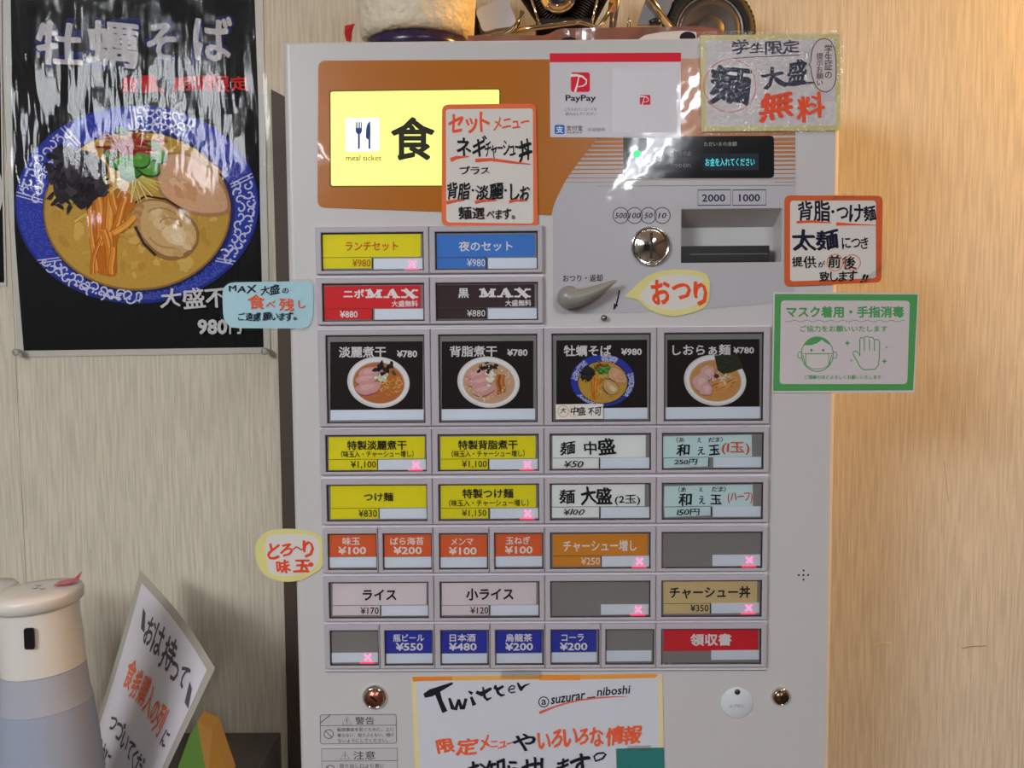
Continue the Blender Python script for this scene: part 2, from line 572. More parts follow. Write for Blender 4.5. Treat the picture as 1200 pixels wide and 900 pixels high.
# the bill recess, with a sloping ceiling
pa, pb = P(798.3, 245.2, 0), P(915.6, 307.2, 0)
rd = 0.037
zt_back = P(800, 267, rd).z
cut = MB()
s_ = (zt_back-pa.z)/rd
def q(x, y, z): return (x, y, z)
y0 = -0.01
vs = [q(pa.x, y0, pb.z), q(pb.x, y0, pb.z), q(pb.x, rd, pb.z), q(pa.x, rd, pb.z),
      q(pa.x, y0, pa.z-s_*0.01), q(pb.x, y0, pa.z-s_*0.01), q(pb.x, rd, zt_back), q(pa.x, rd, zt_back)]
cme = bpy.data.meshes.new('c'); cme.from_pydata(vs, [], [(0,3,2,1),(4,5,6,7),(0,1,5,4),(1,2,6,5),(2,3,7,6),(3,0,4,7)])
cutter = bpy.data.objects.new('cutter', cme); COL.objects.link(cutter)
mod = body.modifiers.new('b', 'BOOLEAN'); mod.object = cutter; mod.operation = 'DIFFERENCE'; mod.solver = 'EXACT'
bpy.context.view_layer.update()
dg = bpy.context.evaluated_depsgraph_get()
fin = bpy.data.meshes.new_from_object(body.evaluated_get(dg))
bpy.data.objects.remove(body); bpy.data.objects.remove(cutter)
fin.name = 'cabinet'
for v in fin.vertices: v.co -= Vector((0.047, 0.14, 0))
cab = link('cabinet', fin, mach, Vector((0.047, 0.14, 0)))
# bill reader inside the recess
b0, b1 = P(799.5, 288.5, 0.012), P(901, 306.5, 0.012)
zb = pb.z+0.0008
reader = MB().box((pa.x+0.001, 0.010, zb), (b1.x, rd, b0.z)).build('bill_reader', BLACKP, mach, bevel=0.0008)
MB().box((pa.x+0.012, 0.0092, (zb+b0.z)/2-0.0006), (b1.x-0.002, 0.0105, (zb+b0.z)/2+0.0004)).build('bill_slot', mat('grey_slot_lip', (120, 115, 110), rough=0.25), reader)

# printed front sheet of the money section (grey) and the orange banner
SHEETG = mat('grey_front_sheet', (190, 188, 193), rough=0.28, coat=0.8, coat_r=0.035, bump=0.0003, bscale=24, var=0.02)
SHEETO = mat('orange_front_sheet', (186, 108, 12), rough=0.25, coat=0.8, coat_r=0.035, bump=0.0003, bscale=24, var=0.03)
YS = -0.0002
# grey sheet built around the recess
g_out = [(648, 240), (653, 231), (662, 213), (675, 194), (698, 166), (700, 160), (700, 160), (932, 158), (932.5, 232), (931, 352),
         (905, 355.5), (850, 360), (790, 364), (740, 366.5), (660, 368), (652, 366), (648, 359)]
hx0, hx1 = 797.2, 916.8
gB = MB()
sec1 = [p for p in g_out if p[0] <= 797]
left = [(648, 240), (653, 231), (662, 213), (675, 194), (698, 166), (702, 160), (hx0, 159.2), (hx0, 363.6), (740, 366.5), (660, 368), (652, 366), (648, 359)]
top = [(hx0, 159.2), (hx1, 158.2), (hx1, 244), (hx0, 244.4)]
bot = [(hx0, 308.2), (hx1, 307.9), (hx1, 354.3), (850, 360), (hx0, 363.6)]
right = [(hx1, 158.2), (932, 158), (932.5, 232), (931, 352), (hx1, 354.3)]
for s2 in (left, top, bot, right):
    slab('x', s2, YS, 0.0004, None, build=False, mb=gB)
gB.build('grey_front_sheet', SHEETG, mach)
# orange banner: left part and the striped part on the right
oB = MB()
o_pts = [(373, 71), (932, 68), (932, 158.5), (700, 162), (696, 167), (675, 194), (662, 213), (653, 231), (648, 243), (646, 252.5),
         (627, 251.2), (516, 248.2), (440, 245.5), (372, 243)]
o_pts = rounded(o_pts, [9, 3, 0, 0, 0, 0, 0, 0, 0, 0, 0, 0, 0, 9])
slab('x', o_pts, YS, 0.0006, None, build=False, mb=oB)
nst = 11
for i in range(nst):
    yy = 163.5+i*5.0
    hh = 4.1-i*0.36
    # left end follows the curve of the orange field
    def cx_(y):
        tab = [(160, 702), (166, 698), (194, 675), (213, 662), (231, 653)]
        for (a, b), (c, d) in zip(tab, tab[1:]):
            if a <= y <= c: return b+(d-b)*(y-a)/(c-a)
        return 653
    for (xa, xb) in ((cx_(yy), 731), (907, 932)):
        slab('x', [(xa, yy-hh/2), (xb, yy-hh/2-0.3), (xb, yy+hh/2-0.3), (cx_(yy+hh/2) if xa < 800 else xa, yy+hh/2)], YS-0.0004, 0.0002, None, build=False, mb=oB)
oB.build('orange_banner', SHEETO, mach)

# lit sign on the banner
LIT = mat('lit_sign_panel', (250, 246, 128), rough=0.4, emit=0.62, var=0.03, vscale=6)
lit = slab('lit_sign', rounded([(387.5, 107.5), (585, 105), (584, 217), (388, 217.5)], 2.5), YS-0.0006, 0.0012, LIT, mach)
rimc = Canvas(YS-0.0006)
rimc.frame(rounded([(386.5, 106.5), (586, 104), (585, 218), (387, 218.5)], 3), 1.6, (120, 95, 50))
rimc.build('sign_rim', INK, mach, colors=True)
lw = slab('lit_icon_panel', rounded([(405, 138.5), (444.5, 138), (444.5, 177), (405, 177.5)], 2), YS-0.0018, 0.0001, mat('lit_icon_white', (255, 255, 255), emit=0.75, rough=0.4), lit)
c = Canvas(YS-0.0020)
NV = (60, 85, 160)
c.rect(419.4, 155, 421.8, 174.5, NV)              # fork
c.poly(rounded([(416.6, 150), (424.4, 150), (424, 155), (421.6, 157.5), (419.4, 157.5), (417, 155)], 1), NV)
for k in range(4): c.rect(416.7+k*2.1, 143, 418.0+k*2.1, 151, NV)
c.rect(431.6, 155, 434, 174.5, NV)                # knife
c.poly(smooth_loop([(433.8, 143), (431.2, 144.5), (429.4, 149), (428.8, 156), (429.2, 162), (433.8, 162)], 3), NV)
c.text('meal ticket', (405.5, 181.5, 447, 188.5), (120, 110, 50), 0.0, sl=0.0)
c.text('食', (458, 137, 509.5, 188), (52, 56, 40), 0.014, sl=-0.004)
c.text('券', (530, 137, 581, 188), (52, 56, 40), 0.014, sl=-0.004)
c.build('lettering', INK, lit, colors=True)

# display window
disp = slab('display_window', rounded([(730.5, 160), (907, 159), (907, 208.5), (730.5, 209)], [0, 5, 5, 0]), YS-0.0004, 0.0008,
            mat('black_display_glass', (30, 32, 36), rough=0.08, coat=0.8, coat_r=0.03, bump=0.0003, bscale=24), mach)
c = Canvas(YS-0.00122)
c.rect(824, 180, 889, 199.5, (44, 54, 60), r=1)
c.text('ただいまの金額', (825, 166, 863.5, 171.2), (170, 165, 160), 0.0)
c.text('発売中止', (788.6, 177, 810, 182.5), (140, 142, 150), 0.0)
c.text('つり切れ', (789.7, 191.5, 810, 196.5), (150, 150, 155), 0.0)
c.build('lettering', INK, disp, colors=True)
c = Canvas(YS-0.00135)
c.text('お金を入れてください', (826.6, 185, 884.4, 194.6), (70, 190, 200), 0.0)
c.build('lit_lettering', mat('display_glow', attr=True, emit=0.9, rough=0.5), disp, colors=True)
p = P(746.3, 180.5, YS-0.0012)
MB().lathe([(0.0042, 0.0), (0.0040, -0.0008), (0.0025, -0.0016), (0.0, -0.0019)], p, axis='y', n=20).build('indicator_lamp', mat('green_lamp', (60, 245, 110), emit=1.6, rough=0.3), disp)

# markings on the grey sheet
c = Canvas(YS-0.0005)
DK = (42, 48, 78)
for (xa, xb) in ((817.8, 856.2), (858.8, 897.8)):
    c.frame([(xa, 222.7), (xb, 222.3), (xb, 240.3), (xa, 240.7)], 1.1, DK)
c.text('2000', (822.6, 227.6, 850, 236.4), DK, 0.012)
c.text('1000', (866, 227.4, 890.7, 236.2), DK, 0.012)
for i, t in enumerate(('500', '100', '50', '10')):
    cx = 727.5+i*16.2
    c.frame(ell(cx, 252.5, 9.2, 9.4, 30), 0.8, (50, 50, 60))
    hw = 7.0 if len(t) == 3 else 4.9
    c.text(t, (cx-hw, 249.3, cx+hw, 255.8), (50, 50, 60), 0.006, shear=0.2)
c.text('おつり・返却', (659.7, 321.7, 706.2, 330.2), (40, 40, 45), 0.006)
c.stroke([(725.8, 340), (724.5, 348), (722.5, 356), (720.2, 362)], 1.7, (30, 28, 32))
c.poly([(718.6, 363.5), (719.4, 355.5), (724.5, 357.5)], (30, 28, 32))
c.stroke([(732, 210.6), (931, 209.6)], 0.7, (190, 150, 100)); c.stroke([(700, 218), (931, 217)], 0.6, (150, 140, 130))
c.build('sheet_markings', INK, mach, colors=True)

# coin slot
cp_ = P(761.9, 288.6, -0.0006)
coin = MB().lathe([(0.0213, 0.0), (0.0220, -0.003), (0.0213, -0.0052), (0.0198, -0.0056), (0.0190, -0.0040), (0.017, -0.0052), (0.012, -0.0078), (0.006, -0.0092), (0.0, -0.0096)], cp_, axis='y', n=48).build('coin_slot', CHROME, mach)
MB().box((cp_.x-0.0014, cp_.y-0.0112, cp_.z-0.0145), (cp_.x+0.0013, cp_.y-0.004, cp_.z+0.0145)).build('slot_opening', BLACKP, coin)
# change lever
LEV = mat('grey_lever_plastic', (142, 140, 134), rough=0.32)
pts = [(664, 348), (670, 349.5), (678, 349), (688, 345.5), (700, 340.5), (711, 334.5), (722.5, 328.5)]
lev = MB().tube([P(a, b, -0.016-0.0005*i) for i, (a, b) in enumerate(pts)], [0.0105, 0.0112, 0.0098, 0.0082, 0.0064, 0.0042, 0.0012], n=16)
lev.lathe([(0.0, -0.027), (0.006, -0.0262), (0.0105, -0.0225), (0.0128, -0.016), (0.0130, -0.006), (0.0130, -0.0005)], (P(666, 348.5, 0).x, 0, P(666, 348.5, 0).z), axis='y', n=24)
lev.build('change_lever', LEV, mach)
p = P(707.6, 372.6, 0)
hk = MB().lathe([(0.0, -0.0065), (0.0032, -0.006), (0.0036, 0.0)], p, axis='y', n=14)
hk.build('latch_pin', mat('steel', (170, 168, 165), rough=0.25, metal=1), mach)

# recessed field behind the lower rows
def X_(u, v): return P(u, v, 0).x
MB().box((-0.2300, -0.0012, CZ-0.4115), (0.2815, 0.001, CZ+0.0005-0.014)).build('key_bed', mat('key_bed_paint', (222, 220, 226), rough=0.4), mach)
MB().box((-0.2300, -0.0012, CZ-0.0125), (0.0262, 0.001, CZ+0.101)).build('key_bed', MATS['key_bed_paint'], mach)

MB().box((-0.2300, -0.0016, CZ-0.4121), (0.2815, 0.0, CZ-0.4114)).build('key_bed_shadow_line', mat('painted_shadow_line', (110, 104, 106), rough=0.6), mach)  # thin dark bar, paints the shadow line along the key bed's bottom edge
COLX = [-0.2232, -0.0954, 0.0318, 0.1593]
ROWZ = {1: (0.0939, 0.0515), 2: (0.0372, -0.0053), 3: (-0.0209, -0.1208), 4: (-0.1342, -0.1764), 5: (-0.1914, -0.2338),
        6: (-0.2481, -0.2903), 7: (-0.3046, -0.3472), 8: (-0.3613, -0.4030)}
CARD = mat('card_stock', attr=True, spec=0.2, rough=0.5, var=0.03, vscale=80)
XMARK = mat('sold_out_glow', (255, 120, 165), emit=1.5, rough=0.5)
REDGLOW = mat('sold_out_lamp_red', (255, 40, 90), emit=1.3, rough=0.5)
YEL, YTX = (238, 224, 30), (40, 34, 18)
ORG = (232, 104, 54); BLU = (40, 52, 172); WHT = (240, 236, 236)

def slab_max(c, x0, y0, x1, y1, col):
    """wide slab-serif MAX"""
    w_ = (x1-x0)/3.0; h = y1-y0; st = 4.6; s = 2.0
    def bar(a, b, wd): c.stroke([a, b], wd, col)
    x = x0; e = w_-1.2
    c.rect(x, y0, x+6, y0+s, col); c.rect(x+e-6, y0, x+e, y0+s, col)
    c.rect(x, y1-s, x+7, y1, col); c.rect(x+e-8, y1-s, x+e, y1, col)
    bar((x+3.2, y0), (x+3.2, y1), 1.9); bar((x+e-4.2, y0), (x+e-4.2, y1), st)
    bar((x+3.6, y0), (x+w_/2-1, y1-1), st); bar((x+e-4.2, y0), (x+w_/2-1, y1-1), 1.8)
    x = x0+w_
    bar((x+4, y1), (x+w_/2-0.5, y0), 1.9); bar((x+w_/2-1, y0), (x+e-4, y1), st+0.4)
    c.rect(x, y1-s, x+7, y1, col); c.rect(x+e-9, y1-s, x+e, y1, col); c.rect(x+6, y1-4.3, x+e-6, y1-2.9, col)
    x = x0+2*w_
    bar((x+4, y0), (x+e-4, y1), st+0.4); bar((x+e-4, y0), (x+4, y1), 1.9)
    c.rect(x, y0, x+8, y0+s, col); c.rect(x+e-7, y0, x+e, y0+s, col); c.rect(x, y1-s, x+7, y1, col); c.rect(x+e-8, y1-s, x+e, y1, col)

def small_cell(col, k):
    x0 = COLX[col]+k*0.0634+(0.0 if col else 0.0)
    return x0

def key(row, x0, wid, label, card=None, cardcol=None, slip=None, slipcol=None, win=None, texts=(), xmark=None, picture=None, cell=None, extra=None):
    zt, zb = ROWZ[row]; zt += CZ; zb += CZ
    c0, c1 = cell
    B = MB()
    ring((c0+0.0003, zb-0.0037, c1-0.0003, zt+0.0064), (x0, zb, x0+wid, zt), -0.0065, -0.0032, -0.001, B, 0, 1)
    # dark rim just inside the opening
    t = 0.0011
    ring((x0-0.0002, zb-0.0002, x0+wid+0.0002, zt+0.0002), (x0+t, zb+t, x0+wid-t, zt-t*1.3), -0.0040, -0.0036, -0.0032, B, 1, 1)
    f = B.build('menu_button', [FRAMEM, RIM], mach)
    if label: f['label'] = label
    MB().box((x0, -0.0028, zb), (x0+wid, -0.0014, zt)).build('key_plate', KEYP, f)
    if card:
        pts = card if isinstance(card[0], (tuple, list)) else R4(*card)
        slab('menu_card', pts, -0.0028, 0.0003, CARD, f, build=False, mb=(cb := MB()), col=cardcol)
        cb.build('menu_card', CARD, f, colors=True)
    if slip:
        pts = slip if isinstance(slip[0], (tuple, list)) else R4(*slip)
        slab('price_card', pts, -0.0028, 0.0003, CARD, f, build=False, mb=(cb := MB()), col=slipcol or cardcol)
        cb.build('price_card', CARD, f, colors=True)
    if win:
        slab('status_window', R4(*win), -0.0028, 0.0005, WINM, f)
    if texts or picture or extra:
        c = Canvas(-0.00345)
        if picture:
            c.STEP = 2.5e-6
            picture(c)
        for tx in texts:
            kw = tx[4] if len(tx) > 4 else {}
            c.text(tx[0], tx[1], tx[2], tx[3], **kw)
        if extra: extra(c)
        if slip and win:
            sq = slip if isinstance(slip[0], (tuple, list)) else R4(*slip)
            c.stroke([(sq[0][0], sq[0][1]-0.3), (sq[1][0], sq[1][1]-0.3)], 0.5, (90, 80, 50))
            c.stroke([(sq[1][0]+0.4, sq[1][1]), (sq[2][0]+0.4, sq[2][1])], 1.1, (52, 44, 48))
        c.build('lettering', INK if not picture else INKG, f, colors=True)
    if xmark:
        c = Canvas(-0.00345); x, y = xmark; r = 3.7
        c.stroke([(x-r, y-r), (x+r, y+r)], 1.9, (255, 120, 160)); c.stroke([(x-r, y+r), (x+r, y-r)], 1.9, (255, 120, 160))
        c.build('sold_out_mark', XMARK, f)
        slab('sold_out_lamp', R4(x-9, win[3]+0.1, x+8, win[3]+1.2), -0.0028, 0.0008, REDGLOW, f)
    MB().box((x0+0.0005, -0.0056, zb+0.0005), (x0+wid-0.0005, -0.0052, zt-0.0005)).build('key_cover', CLEAR, f)
    return f

CELL = [-0.2297, -0.1022, 0.0254, 0.1529, 0.2804]
def big(row, col, *a, **k):
    return key(row, COLX[col], 0.1148, *a, cell=(CELL[col], CELL[col+1]), **k)
def small(row, col, i, *a, **k):
    mid = (CELL[col]+CELL[col+1])/2+0.0004
    return key(row, COLX[col]+i*0.0632, 0.0562, *a, cell=((CELL[col], mid), (mid, CELL[col+1]))[i], **k)

# rows 1 and 2
big(1, 0, 'yellow button for the lunch set at 980 yen, sold out', (378, 274.7, 493, 301.3), YEL, (378, 302, 435.7, 314.6), None, (438, 302.7, 495.3, 315.5),
    [('ランチセット', (404.8, 283.3, 466.4, 294), (214, 100, 52), 0.012), ('¥980', (412.9, 303.8, 434.3, 312.5), (190, 110, 40), 0.0)], xmark=(483, 309.3))
big(1, 1, 'blue button for the evening set at 980 yen', (511.7, 274.7, 626.5, 301.3), (72, 132, 212), (511.7, 302, 569.5, 314.6), None, (572, 302.2, 629, 314.8),
    [('夜のセット', (537.7, 282.5, 600.5, 294.3), WHT, 0.010), ('¥980', (547.3, 303.3, 568.7, 312.3), WHT, 0.0)])
RED = (222, 44, 48)
big(2, 0, 'red button for a large bowl at 880 yen', (380.2, 334.8, 493, 361.4), RED, (380.2, 362, 436, 374.6), None, (439, 362, 496, 374.4),
    [('ニボ', (402.5, 339.1, 427, 349.5), WHT, 0.022), ('大盛無料', (459, 352.1, 489.8, 359.6), WHT, 0.012), ('¥880', (398.4, 364.3, 419.2, 372.3), WHT, 0.01)],
    extra=lambda c: slab_max(c, 428.3, 339.3, 491, 349.2, WHT))
big(2, 1, 'dark brown button for a black broth large bowl at 880 yen', (512.5, 333.5, 626.5, 360.2), (66, 46, 48), (512.5, 361, 569.5, 373.6), None, (572, 361.3, 629, 373.8),
    [('黒', (536.9, 337.7, 549.5, 349.2), WHT, 0.012), ('大盛無料', (592, 351.3, 622.6, 358.8), WHT, 0.012), ('¥880', (547.3, 363, 568.7, 371), WHT, 0.0)],
    extra=lambda c: slab_max(c, 561.6, 338.2, 623.2, 348.4, WHT))

# pictures of the bowls
def blob(c, pts, col): c.poly(smooth_loop(pts, 3), col)
def bowl_plain(c, cx, cy, rx, ry, soup, kind, sd):
    rn = random.Random(sd)
    c.poly(ell(cx, cy, rx, ry, 48, 0.12), (222, 216, 214))
    c.poly(ell(cx+0.6, cy-0.4, rx*0.95, ry*0.94, 48, 0.12), (238, 234, 232))
    c.poly(ell(cx+0.4, cy+0.5, rx*0.84, ry*0.82, 40, 0.12), (196, 176, 160))
    c.poly(ell(cx+0.2, cy+0.9, rx*0.81, ry*0.79, 40, 0.12), soup)
    for i in range(26):
        a = rn.uniform(0, 6.28); r = rn.uniform(0.3, 0.74)
        x, y = cx+rx*r*math.cos(a), cy+ry*r*math.sin(a)
        c.stroke([(x-3, y+rn.uniform(-1, 1)), (x, y+rn.uniform(-1, 1)), (x+3, y+rn.uniform(-1, 1))], 0.6, tuple(min(255, int(q_*rn.uniform(0.85, 1.2))) for q_ in soup))
    if kind in (0, 1):      # sliced pork to the left
        pk = (214, 160, 156)
        for (dx, dy, w_, h_) in ((-9, -12, 15, 6.5), (-14, -4, 13.5, 6.5), (-12, 6.5, 15, 8.0)) if kind == 0 else ((-13, -9, 13, 5.5), (-9, -1, 16, 6), (-6, 9, 13, 7)):
            c.poly(ell(cx+dx, cy+dy+1.1, w_, h_, 26, -0.18, 0.05, sd+int(dx)), (150, 92, 84))
            c.poly(ell(cx+dx, cy+dy, w_, h_*0.92, 26, -0.18, 0.05, sd+int(dx)), pk)
            c.poly(ell(cx+dx-1, cy+dy-1, w_*0.6, h_*0.4, 20, -0.2, 0.1, sd+3), (226, 178, 172))
    if kind == 0:
        for i in range(34):
            x, y = cx+rn.uniform(4, 26), cy+rn.uniform(-5, 13)
            if ((x-cx)/rx)**2+((y-cy)/ry)**2 > 0.56: continue
            a = rn.uniform(0, 6.28)
            c.stroke([(x+math.cos(a+t)*3.4, y+math.sin(a+t)*2.4) for t in (0, 0.8, 1.6, 2.4)], 1.3, rn.choice([(214, 150, 66), (188, 112, 44), (226, 176, 98)]))
        for i in range(22):
            x, y = cx+rn.gauss(3, 3.6), cy+rn.gauss(-6, 2.6)
            c.poly(ell(x, y, 2.0, 1.5, 8, rn.uniform(0, 3), 0.1, i), rn.choice([(214, 220, 196), (196, 210, 172), (230, 232, 216)]))
        for i in range(16):
            x, y = cx+6+rn.gauss(0, 4.6), cy-17+rn.gauss(0, 3.2)
            c.poly(ell(x, y, 3.6, 2.3, 8, rn.uniform(0, 3), 0.2, i), rn.choice([(28, 28, 30), (42, 42, 42)]))
        for i in range(5):
            c.poly(ell(cx+17+rn.uniform(-3, 3), cy-12+rn.uniform(-2, 3), 2, 1.3, 8), (70, 84, 40))
    if kind == 1:
        for i in range(4):
            x = cx+11+i*2.6
            c.stroke([(x, cy-9), (x-1.6, cy), (x+0.6, cy+8), (x-0.5, cy+15-i)], 2.6, [(196, 112, 56), (150, 76, 38), (204, 132, 70), (186, 108, 60)][i])
        for i in range(18):
            x, y = cx+rn.gauss(2, 2.6), cy+rn.gauss(-6, 4)
            c.poly(ell(x, y, 2.2, 1.7, 8, rn.uniform(0, 3), 0.1, i), rn.choice([(220, 224, 206), (232, 232, 220)]))
        for i in range(16):
            x, y = cx+1+rn.gauss(0, 4.6), cy-17+rn.gauss(0, 2.2)
            c.poly(ell(x, y, 3.2, 2.0, 8, rn.uniform(0, 3), 0.2, i), rn.choice([(34, 28, 26), (52, 42, 38)]))
        for i in range(60):
            a = rn.uniform(0, 6.28); r = rn.uniform(0.5, 0.76)
            c.poly(ell(cx+rx*r*math.cos(a), cy+ry*r*math.sin(a), 0.9, 0.8, 6), rn.choice([(232, 214, 190), (206, 170, 128), (238, 224, 204)]))
    if kind == 2:
        for (dx, dy, w_, h_) in ((-9, -9, 8, 9.5), (-17, 2, 9, 11), (-11, 10, 8, 8)):
            c.poly(ell(cx+dx+0.6, cy+dy+0.8, w_, h_, 24, 0.3, 0.07, sd+int(dy)), (158, 104, 98))
            c.poly(ell(cx+dx, cy+dy, w_, h_*0.94, 24, 0.3, 0.07, sd+int(dy)), (218, 172, 168))
            c.poly(ell(cx+dx+1, cy+dy, w_*0.5, h_*0.5, 16, 0.3, 0.15, sd+1), (228, 192, 186))
        for i in range(26):
            x = cx+rn.uniform(0, 25); y = cy+rn.uniform(5, 12)-(x-cx)*0.22
            c.stroke([(x-4, y+1.5), (x+4, y-1.5)], 1.7, rn.choice([(206, 140, 72), (180, 106, 48), (224, 170, 104)]))
        for i in range(26):
            x, y = cx+rn.gauss(6, 6), cy+rn.gauss(-3, 3.5)
            a = rn.uniform(0, 3.1)
            c.stroke([(x-2.5*math.cos(a), y-2*math.sin(a)), (x+2.5*math.cos(a), y+2*math.sin(a))], 0.8, rn.choice([(214, 218, 206), (196, 204, 186), (228, 228, 220)]))
        c.poly(ell(cx+1.7, cy-5, 3.0, 2.7, 16), (112, 34, 36))
        c.poly([(837, 416.5), (864, 415.2), (871.3, 431.3), (857, 436.5), (847.7, 438.3), (841, 434)], (50, 54, 36))
        for i in range(9):
            x = 842+rn.uniform(0, 24); y = 419+rn.uniform(0, 14)
            c.stroke([(x-2, y), (x+2, y+rn.uniform(-1, 1))], 0.8, rn.choice([(66, 72, 46), (38, 42, 30)]))

def swirl(c, x, y, r, a0, turn, col, wd):
    n = 12
    c.stroke([(x+r*(1-t*0.85)*math.cos(a0+turn*t*5.2), y+r*(1-t*0.85)*math.sin(a0+turn*t*5.2)) for t in [i/(n-1) for i in range(n)]], wd, col)

def bowl_oyster(c, cx, cy, rx, ry, sd=3, fine=True):
    """blue patterned bowl with oyster, pork, bamboo shoots, seaweed and greens; k scales it"""
    rn = random.Random(sd); k = rx/143.0
    def e(x, y, a, b, col, n=36, rot=0.0, wob=0.0, s=0): c.poly(ell(cx+x*k, cy+y*k, a*k, b*k, n, rot, wob, s), col)
    e(0, 0, 143, 116.5, (34, 46, 128), 64)
    e(0, -1, 141, 113.5, (46, 62, 168), 64)
    e(2, 8, 113, 97, (30, 38, 104), 56)
    # fine dotted blue-grey bands
    def band(a0, a1, dot, n):
        c.hold = True; c.k += 1
        for i in range(n):
            a = rn.uniform(a0, a1); r = rn.uniform(0, 1)
            x = (1-r)*(111*math.cos(a)+2)+r*139*math.cos(a); y = (1-r)*(95*math.sin(a)+8)+r*112*math.sin(a)
            e(x, y, 0.9, 0.9, dot, 5)
        c.hold = False
    if fine:
        band(-1.05, -0.35, (120, 122, 190), 420); band(2.55, 3.5, (78, 92, 190), 260); band(-2.15, -1.65, (90, 104, 198), 160)
        band(0.6, 1.6, (84, 96, 186), 260)
    # white scrolls
    SW = (206, 208, 232)
    def scrolls(a0, a1, n, wd, rows=(0.3, 0.72)):
        for i in range(n):
            a = a0+(a1-a0)*(i+0.5)/n
            for j, r in enumerate(rows):
                aa = a+(0.045 if j else -0.02)
                x = (1-r)*(111*math.cos(aa)+2)+r*140*math.cos(aa); y = (1-r)*(95*math.sin(aa)+8)+r*113*math.sin(aa)
                swirl(c, cx+x*k, cy+y*k, 6.6*k, rn.uniform(0, 6.28), 1 if (i+j) % 2 else -1, SW, wd*k)
        for i in range(n*2):
            a = rn.uniform(a0, a1)
            e(137*math.cos(a), 111*math.sin(a), 1.5, 1.5, SW, 8)
        for a in (a0, a1):
            for d in (0, 0.035):
                c.stroke([(cx+(113*math.cos(a+d)+2)*k, cy+(97*math.sin(a+d)+7)*k), (cx+142*math.cos(a+d)*k, cy+115*math.sin(a+d)*k)], 1.2*k, SW)
    wd = 1.9 if fine else 3.4
    scrolls(-3.05, -2.25, 9, wd); scrolls(-1.63, -1.10, 7, wd, (0.2, 0.5, 0.85)); scrolls(-0.32, 0.62, 10, wd); scrolls(1.55, 2.5, 11, wd, (0.35, 0.8) if fine else (0.5,))
    # broth
    e(0, 8, 110, 93, (150, 112, 44), 56); e(0, 7, 108, 91.5, (198, 156, 66), 56)
    for i in range(90 if fine else 30):
        a = rn.uniform(0, 6.28); r = math.sqrt(rn.uniform(0, 0.9))
        e(106*r*math.cos(a), 7+88*r*math.sin(a), rn.uniform(3, 12), rn.uniform(2, 6), rn.choice([(206, 166, 76), (188, 144, 56), (214, 178, 92), (196, 152, 62)]), 14, rn.uniform(0, 3), 0.1, i)
    for i in range(26 if fine else 10):      # noodles
        x, y = rn.uniform(-60, 90), rn.uniform(-60, 60)
        a = rn.uniform(-0.5, 1.0); q_ = rn.uniform(-8, 8)
        c.stroke([(cx+(x+t*math.cos(a))*k, cy+(y+t*math.sin(a)+q_*(t/20)**2)*k) for t in (-22, -11, 0, 11, 22)], 2.2*k, rn.choice([(224, 192, 96), (232, 204, 120), (206, 166, 72)]))
    # pork slice, upper right
    blob(c, [(cx+x*k, cy+y*k) for x, y in ((22, -52), (50, -62), (80, -48), (102, -22), (110, 6), (92, 14), (66, 12), (40, 0), (24, -18))], (176, 130, 84))
    blob(c, [(cx+x*k, cy+y*k) for x, y in ((26, -50), (50, -59), (78, -46), (99, -22), (106, 4), (90, 10), (66, 8), (42, -3), (27, -20))], (214, 168, 130))
    for i in range(16):
        x, y = 64+rn.gauss(0, 17), -24+rn.gauss(0, 12)
        e(x, y, rn.uniform(5, 12), rn.uniform(2, 5), rn.choice([(224, 184, 148), (204, 154, 112), (218, 176, 138)]), 14, 0.7, 0.1, i)
    # oyster
    blob(c, [(cx+x*k, cy+y*k) for x, y in ((0, 2), (14, -6), (34, -4), (54, 8), (70, 24), (72, 44), (60, 60), (40, 66), (22, 60), (6, 44), (-4, 26))], (150, 112, 62))
    blob(c, [(cx+x*k, cy+y*k) for x, y in ((2, 2), (14, -4), (33, -2), (52, 10), (67, 26), (69, 44), (57, 56), (40, 61), (24, 55), (9, 40), (0, 24))], (206, 170, 116))
    for i in range(22):
        t = i/22
        x, y = 20+t*38+rn.gauss(0, 7), 12+t*34+rn.gauss(0, 7)
        e(x, y, rn.uniform(5, 11), rn.uniform(4, 8), rn.choice([(216, 184, 132), (198, 160, 104), (224, 196, 150)]), 14, 0.6, 0.1, i+40)
    for i in range(11):                     # frilled edge
        t = i/10.0
        e(4+t*4-6*math.sin(t*3.1), 2+t*44, 5.0, 3.4, [(176, 134, 78), (192, 152, 96)][i % 2], 10, 0.3+t, 0.15, i)
    for (a, b, cc, d) in (((14, 10), (24, 4), (36, 6), (44, 12)), ((28, 22), (34, 16), (46, 18), (52, 26)), ((16, 38), (22, 46), (32, 50), (44, 50))):
        c.stroke([(cx+q_[0]*k, cy+q_[1]*k) for q_ in smooth_loop([a, b, cc, d], 4)[:13]], 1.8*k, (176, 136, 84))
    e(44, 36, 15, 11, (226, 200, 158), 24, 0.5, 0.06, 2); e(47, 39, 8, 5, (234, 212, 176), 18, 0.5)
    c.stroke([(cx-2*k, cy+26*k), (cx+8*k, cy+46*k), (cx+22*k, cy+60*k)], 3.4*k, (60, 42, 26))
    c.stroke([(cx-8*k, cy+2*k), (cx+10*k, cy-10*k), (cx+34*k, cy-6*k), (cx+56*k, cy+8*k)], 2.6*k, (58, 42, 26))
    # bamboo shoots
    blob(c, [(cx+x*k, cy+y*k) for x, y in ((-54, -22), (-38, -30), (-22, -20), (-8, -12), (-2, 2), (-16, 20), (-24, 46), (-24, 80), (-34, 84), (-50, 76), (-54, 40), (-58, 6))], (196, 112, 26))
